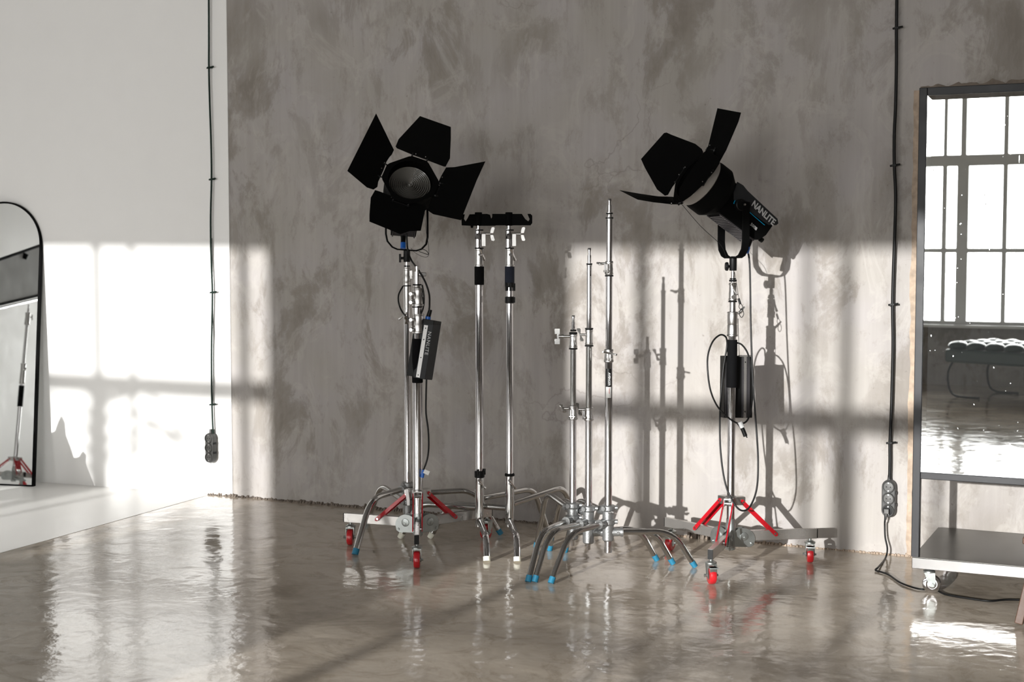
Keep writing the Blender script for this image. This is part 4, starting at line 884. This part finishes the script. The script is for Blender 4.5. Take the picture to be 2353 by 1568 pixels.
# ------------------------------------------------------------------ arched mirror leaning at the left
B0 = onz(76, 1119.5); aw, lean = radians(12), radians(5.5)
wv = Vector((-cos(aw), -sin(aw), 0)); bk = Vector((-sin(aw), cos(aw), 0)); uv = (bk*sin(lean)+Vector((0,0,1))*cos(lean)); nv = wv.cross(uv); nv = nv if nv.y < 0 else -nv
WM, HM = .56, 1.83; R0 = WM/2
t = thing('arched_mirror', B0, 'black framed arched mirror leaning against the white wall at left', 'mirror')
def arch(inset, off):
    pts = [B0+wv*inset+uv*inset, B0+wv*(WM-inset)+uv*inset]; c = B0+wv*R0+uv*(HM-R0); r = R0-inset
    for k in range(33): a = pi*k/32; pts.append(c+wv*cos(a)*r+uv*sin(a)*r)
    return [p+nv*off for p in pts]
o1, i1, o2, i2 = arch(0, .0), arch(.011, .0), arch(0, -.030), arch(.011, -.030); n_ = len(o1)
b = MB(); b.add(o1+i1+o2+i2, sum([[(k, (k+1) % n_, n_+(k+1) % n_, n_+k), (k, 2*n_+k, 2*n_+(k+1) % n_, (k+1) % n_), (n_+k, n_+(k+1) % n_, 3*n_+(k+1) % n_, 3*n_+k), (2*n_+k, 3*n_+k, 3*n_+(k+1) % n_, 2*n_+(k+1) % n_)] for k in range(n_)], [])); b.build('frame', M_BLK, t)
b = MB(); b.slab(arch(.010, -.006), nv*-.006); b.build('mirror_glass', M_MIR, t)
def refl_dir(d): return d-nv*2*d.dot(nv)
def mirrored(x, y, plane_p, plane_n):              # the real spot whose image shows in the arched mirror at this pixel
    d = ray(x, y); m0 = B0-nv*.006; hit = CAM+d*((m0-CAM).dot(nv)/d.dot(nv)); r = refl_dir(d)
    return hit+r*((Vector(plane_p)-hit).dot(Vector(plane_n))/r.dot(Vector(plane_n)))
# stand and reflector panel that show in that mirror
SX, SY = -8.4, -4.84
WP, WN = (SX, 0, 0), (1, 0, 0)
t = thing('reflector_stand', (SX, SY, 0), 'stand with red braces holding a grey panel, seen reflected in the arched mirror', 'light stand')
RS = (SX, SY)
rw = [Vector((SX+cos(a)*.40, SY+sin(a)*.40, 0)) for a in (1.0, 3.1, 5.2)]
roller_base(t, RS, [(rw[0], False), (rw[1], True), (rw[2], False)], .30)
for w in rw: caster(t, w, .4, .118, False)
tubev(t, RS, .18, 1.0, .0185, M_CHROME, 'pole'); tubev(t, RS, .99, 1.62, .0145)
b = MB(); b.lathe([(.80, .0245), (.805, .026), (1.0, .026), (1.005, .0245)], (SX, SY, 0)); b.build('grip', M_FOAM, t, label='black foam grip sleeve')
collar(t, RS, 1.02, 1.22, .025); lever(t, (SX+.02, SY+.02, 1.15), (.5, .8, 0)); collar(t, RS, 1.60, 1.72, .024); lever(t, (SX+.02, SY-.02, 1.68), (.3, -.9, 0)); pin(t, RS, 1.72, 1.80)
pc_ = [mirrored(x, y, WP, WN) for x, y in ((-160, 735), (91, 677), (97, 560), (-160, 710))]
pc_[3] = mirrored(-160, 730, WP, WN); pc_[3].z = pc_[0].z+.32
t2 = thing('light_reflector', (SX, SY, 1.8), 'grey reflector panel with black edges, reflected in the top of the arched mirror', 'reflector')
b = MB(); b.slab([p+Vector((.02, 0, 0)) for p in pc_], Vector((.006, 0, 0))); b.build('cloth', M_PANEL, t2)
b = MB(); b.tube([pc_[3]+Vector((.03, 0, 0)), pc_[2]+Vector((.03, 0, 0))], .014, 10, 1); b.tube([pc_[0]+Vector((.03, 0, 0)), pc_[1]+Vector((.03, 0, 0))], .012, 10, 1)
b.cyl(mirrored(48, 590, WP, WN)+Vector((.03, 0, -.02)), mirrored(48, 590, WP, WN)+Vector((.05, 0, .03)), .025, 10); b.build('edge_pole', M_BLK, t2)
b = MB(); b.tube([pc_[0]+Vector((.03, 0, -.035)), pc_[1]+Vector((.03, 0, -.035))], .013, 10, 1); b.build('crossbar', M_CHROME, t2)
# unseen slab added at left, cut to throw the ragged shadow beside the mirror
def sunback(x, y, Yp): p = ony(x, y, -.08); return p-SUN_DIR*((p.y-Yp)/SUN_DIR.y)
sil = [(108, 1200), (108, 1000), (126, 990), (133, 970), (140, 955), (147, 972), (150, 1000), (160, 1030), (167, 1052), (178, 1050), (186, 1038), (193, 1046), (192, 1062), (199, 1085), (209, 1112), (214, 1135)]
P = [sunback(x, y, -1.35) for x, y in sil]
for p in P: p.z = max(p.z, .005)
b = MB(); b.slab(P, Vector((-.02, -.16, 0))); b.build('shadow_slab', M_SHSLAB, None, (P[6].x, P[6].y, 0), bevel=.006, label='off-white slab added left of the frame, cut to throw a ragged shadow', cat='cloth')
# bare tree outside the left window
t = thing('bare_tree', (-7.02, -12.6, 0), 'bare tree outside the left window, known by its branch shadows', 'tree')
b = MB(); cxT = -7.02
b.tube([(cxT-.05, -12.6, 0), (cxT, -12.6, 1.5), (cxT-.02, -12.6, 2.45), (cxT+.03, -12.6, 2.72)], .075, 10, 4); tr = b.build('trunk', M_BARK, t)
rb = random.Random(4)
for j in range(9):
    z0 = 2.2+.06*j; sgn = 1 if j % 2 else -1; ln = .55+.45*rb.random()
    b = MB(); p = Vector((cxT, -12.6, z0)); q = p+Vector((sgn*ln*.5, rb.uniform(-.2, .2), .04+.08*rb.random())); r_ = p+Vector((sgn*ln, rb.uniform(-.3, .3), -.12+.3*rb.random()))
    b.tube([p, q, r_], .024, 7, 4); b.tube([q, q+Vector((sgn*.18, 0, -.12)), q+Vector((sgn*.35, .1, -.28))], .015, 6, 3); b.build('branch', M_BARK, t)
# tufted bench that shows in the tall mirror
t = thing('tufted_bench', (-1.42, -9.75, 0), 'dark tufted bench with round cushions on bent metal legs, reflected in the tall mirror', 'bench')
bx, by, bz, rot = -1.42, -9.75, .56, radians(24)
bX = Vector((cos(rot), sin(rot), 0)); bY = Vector((-sin(rot), cos(rot), 0)); Z = Vector((0,0,1)); bo = Vector((bx, by, 0))
b = MB(); b.frame_box(bo, bX, bY, Z, (-.62, .62), (-.45, .45), (.36, .50)); b.build('base', M_LEATH, t, bevel=.03)
for i in range(6):
    for j in range(4):
        c = bo+bX*(-.52+i*.208)+bY*(-.34+j*.227)+Z*.53
        b = MB(); b.ball(c, .098, 20, (1.06, 1.06, .52)); b.build('round_cushion', M_LEATH, t)
for sx in (-1, 1):
    for sy in (-1, 1):
        b = MB(); c = bo+bX*sx*.55+bY*sy*.38
        b.tube([c+Z*.38, c+bX*sx*.06+Z*.25, c+bX*sx*.04+Z*.08, c-bX*sx*.05+Z*.012, c-bX*sx*.30+Z*.012], .012, 10, 6); b.build('leg', M_FRAME, t)
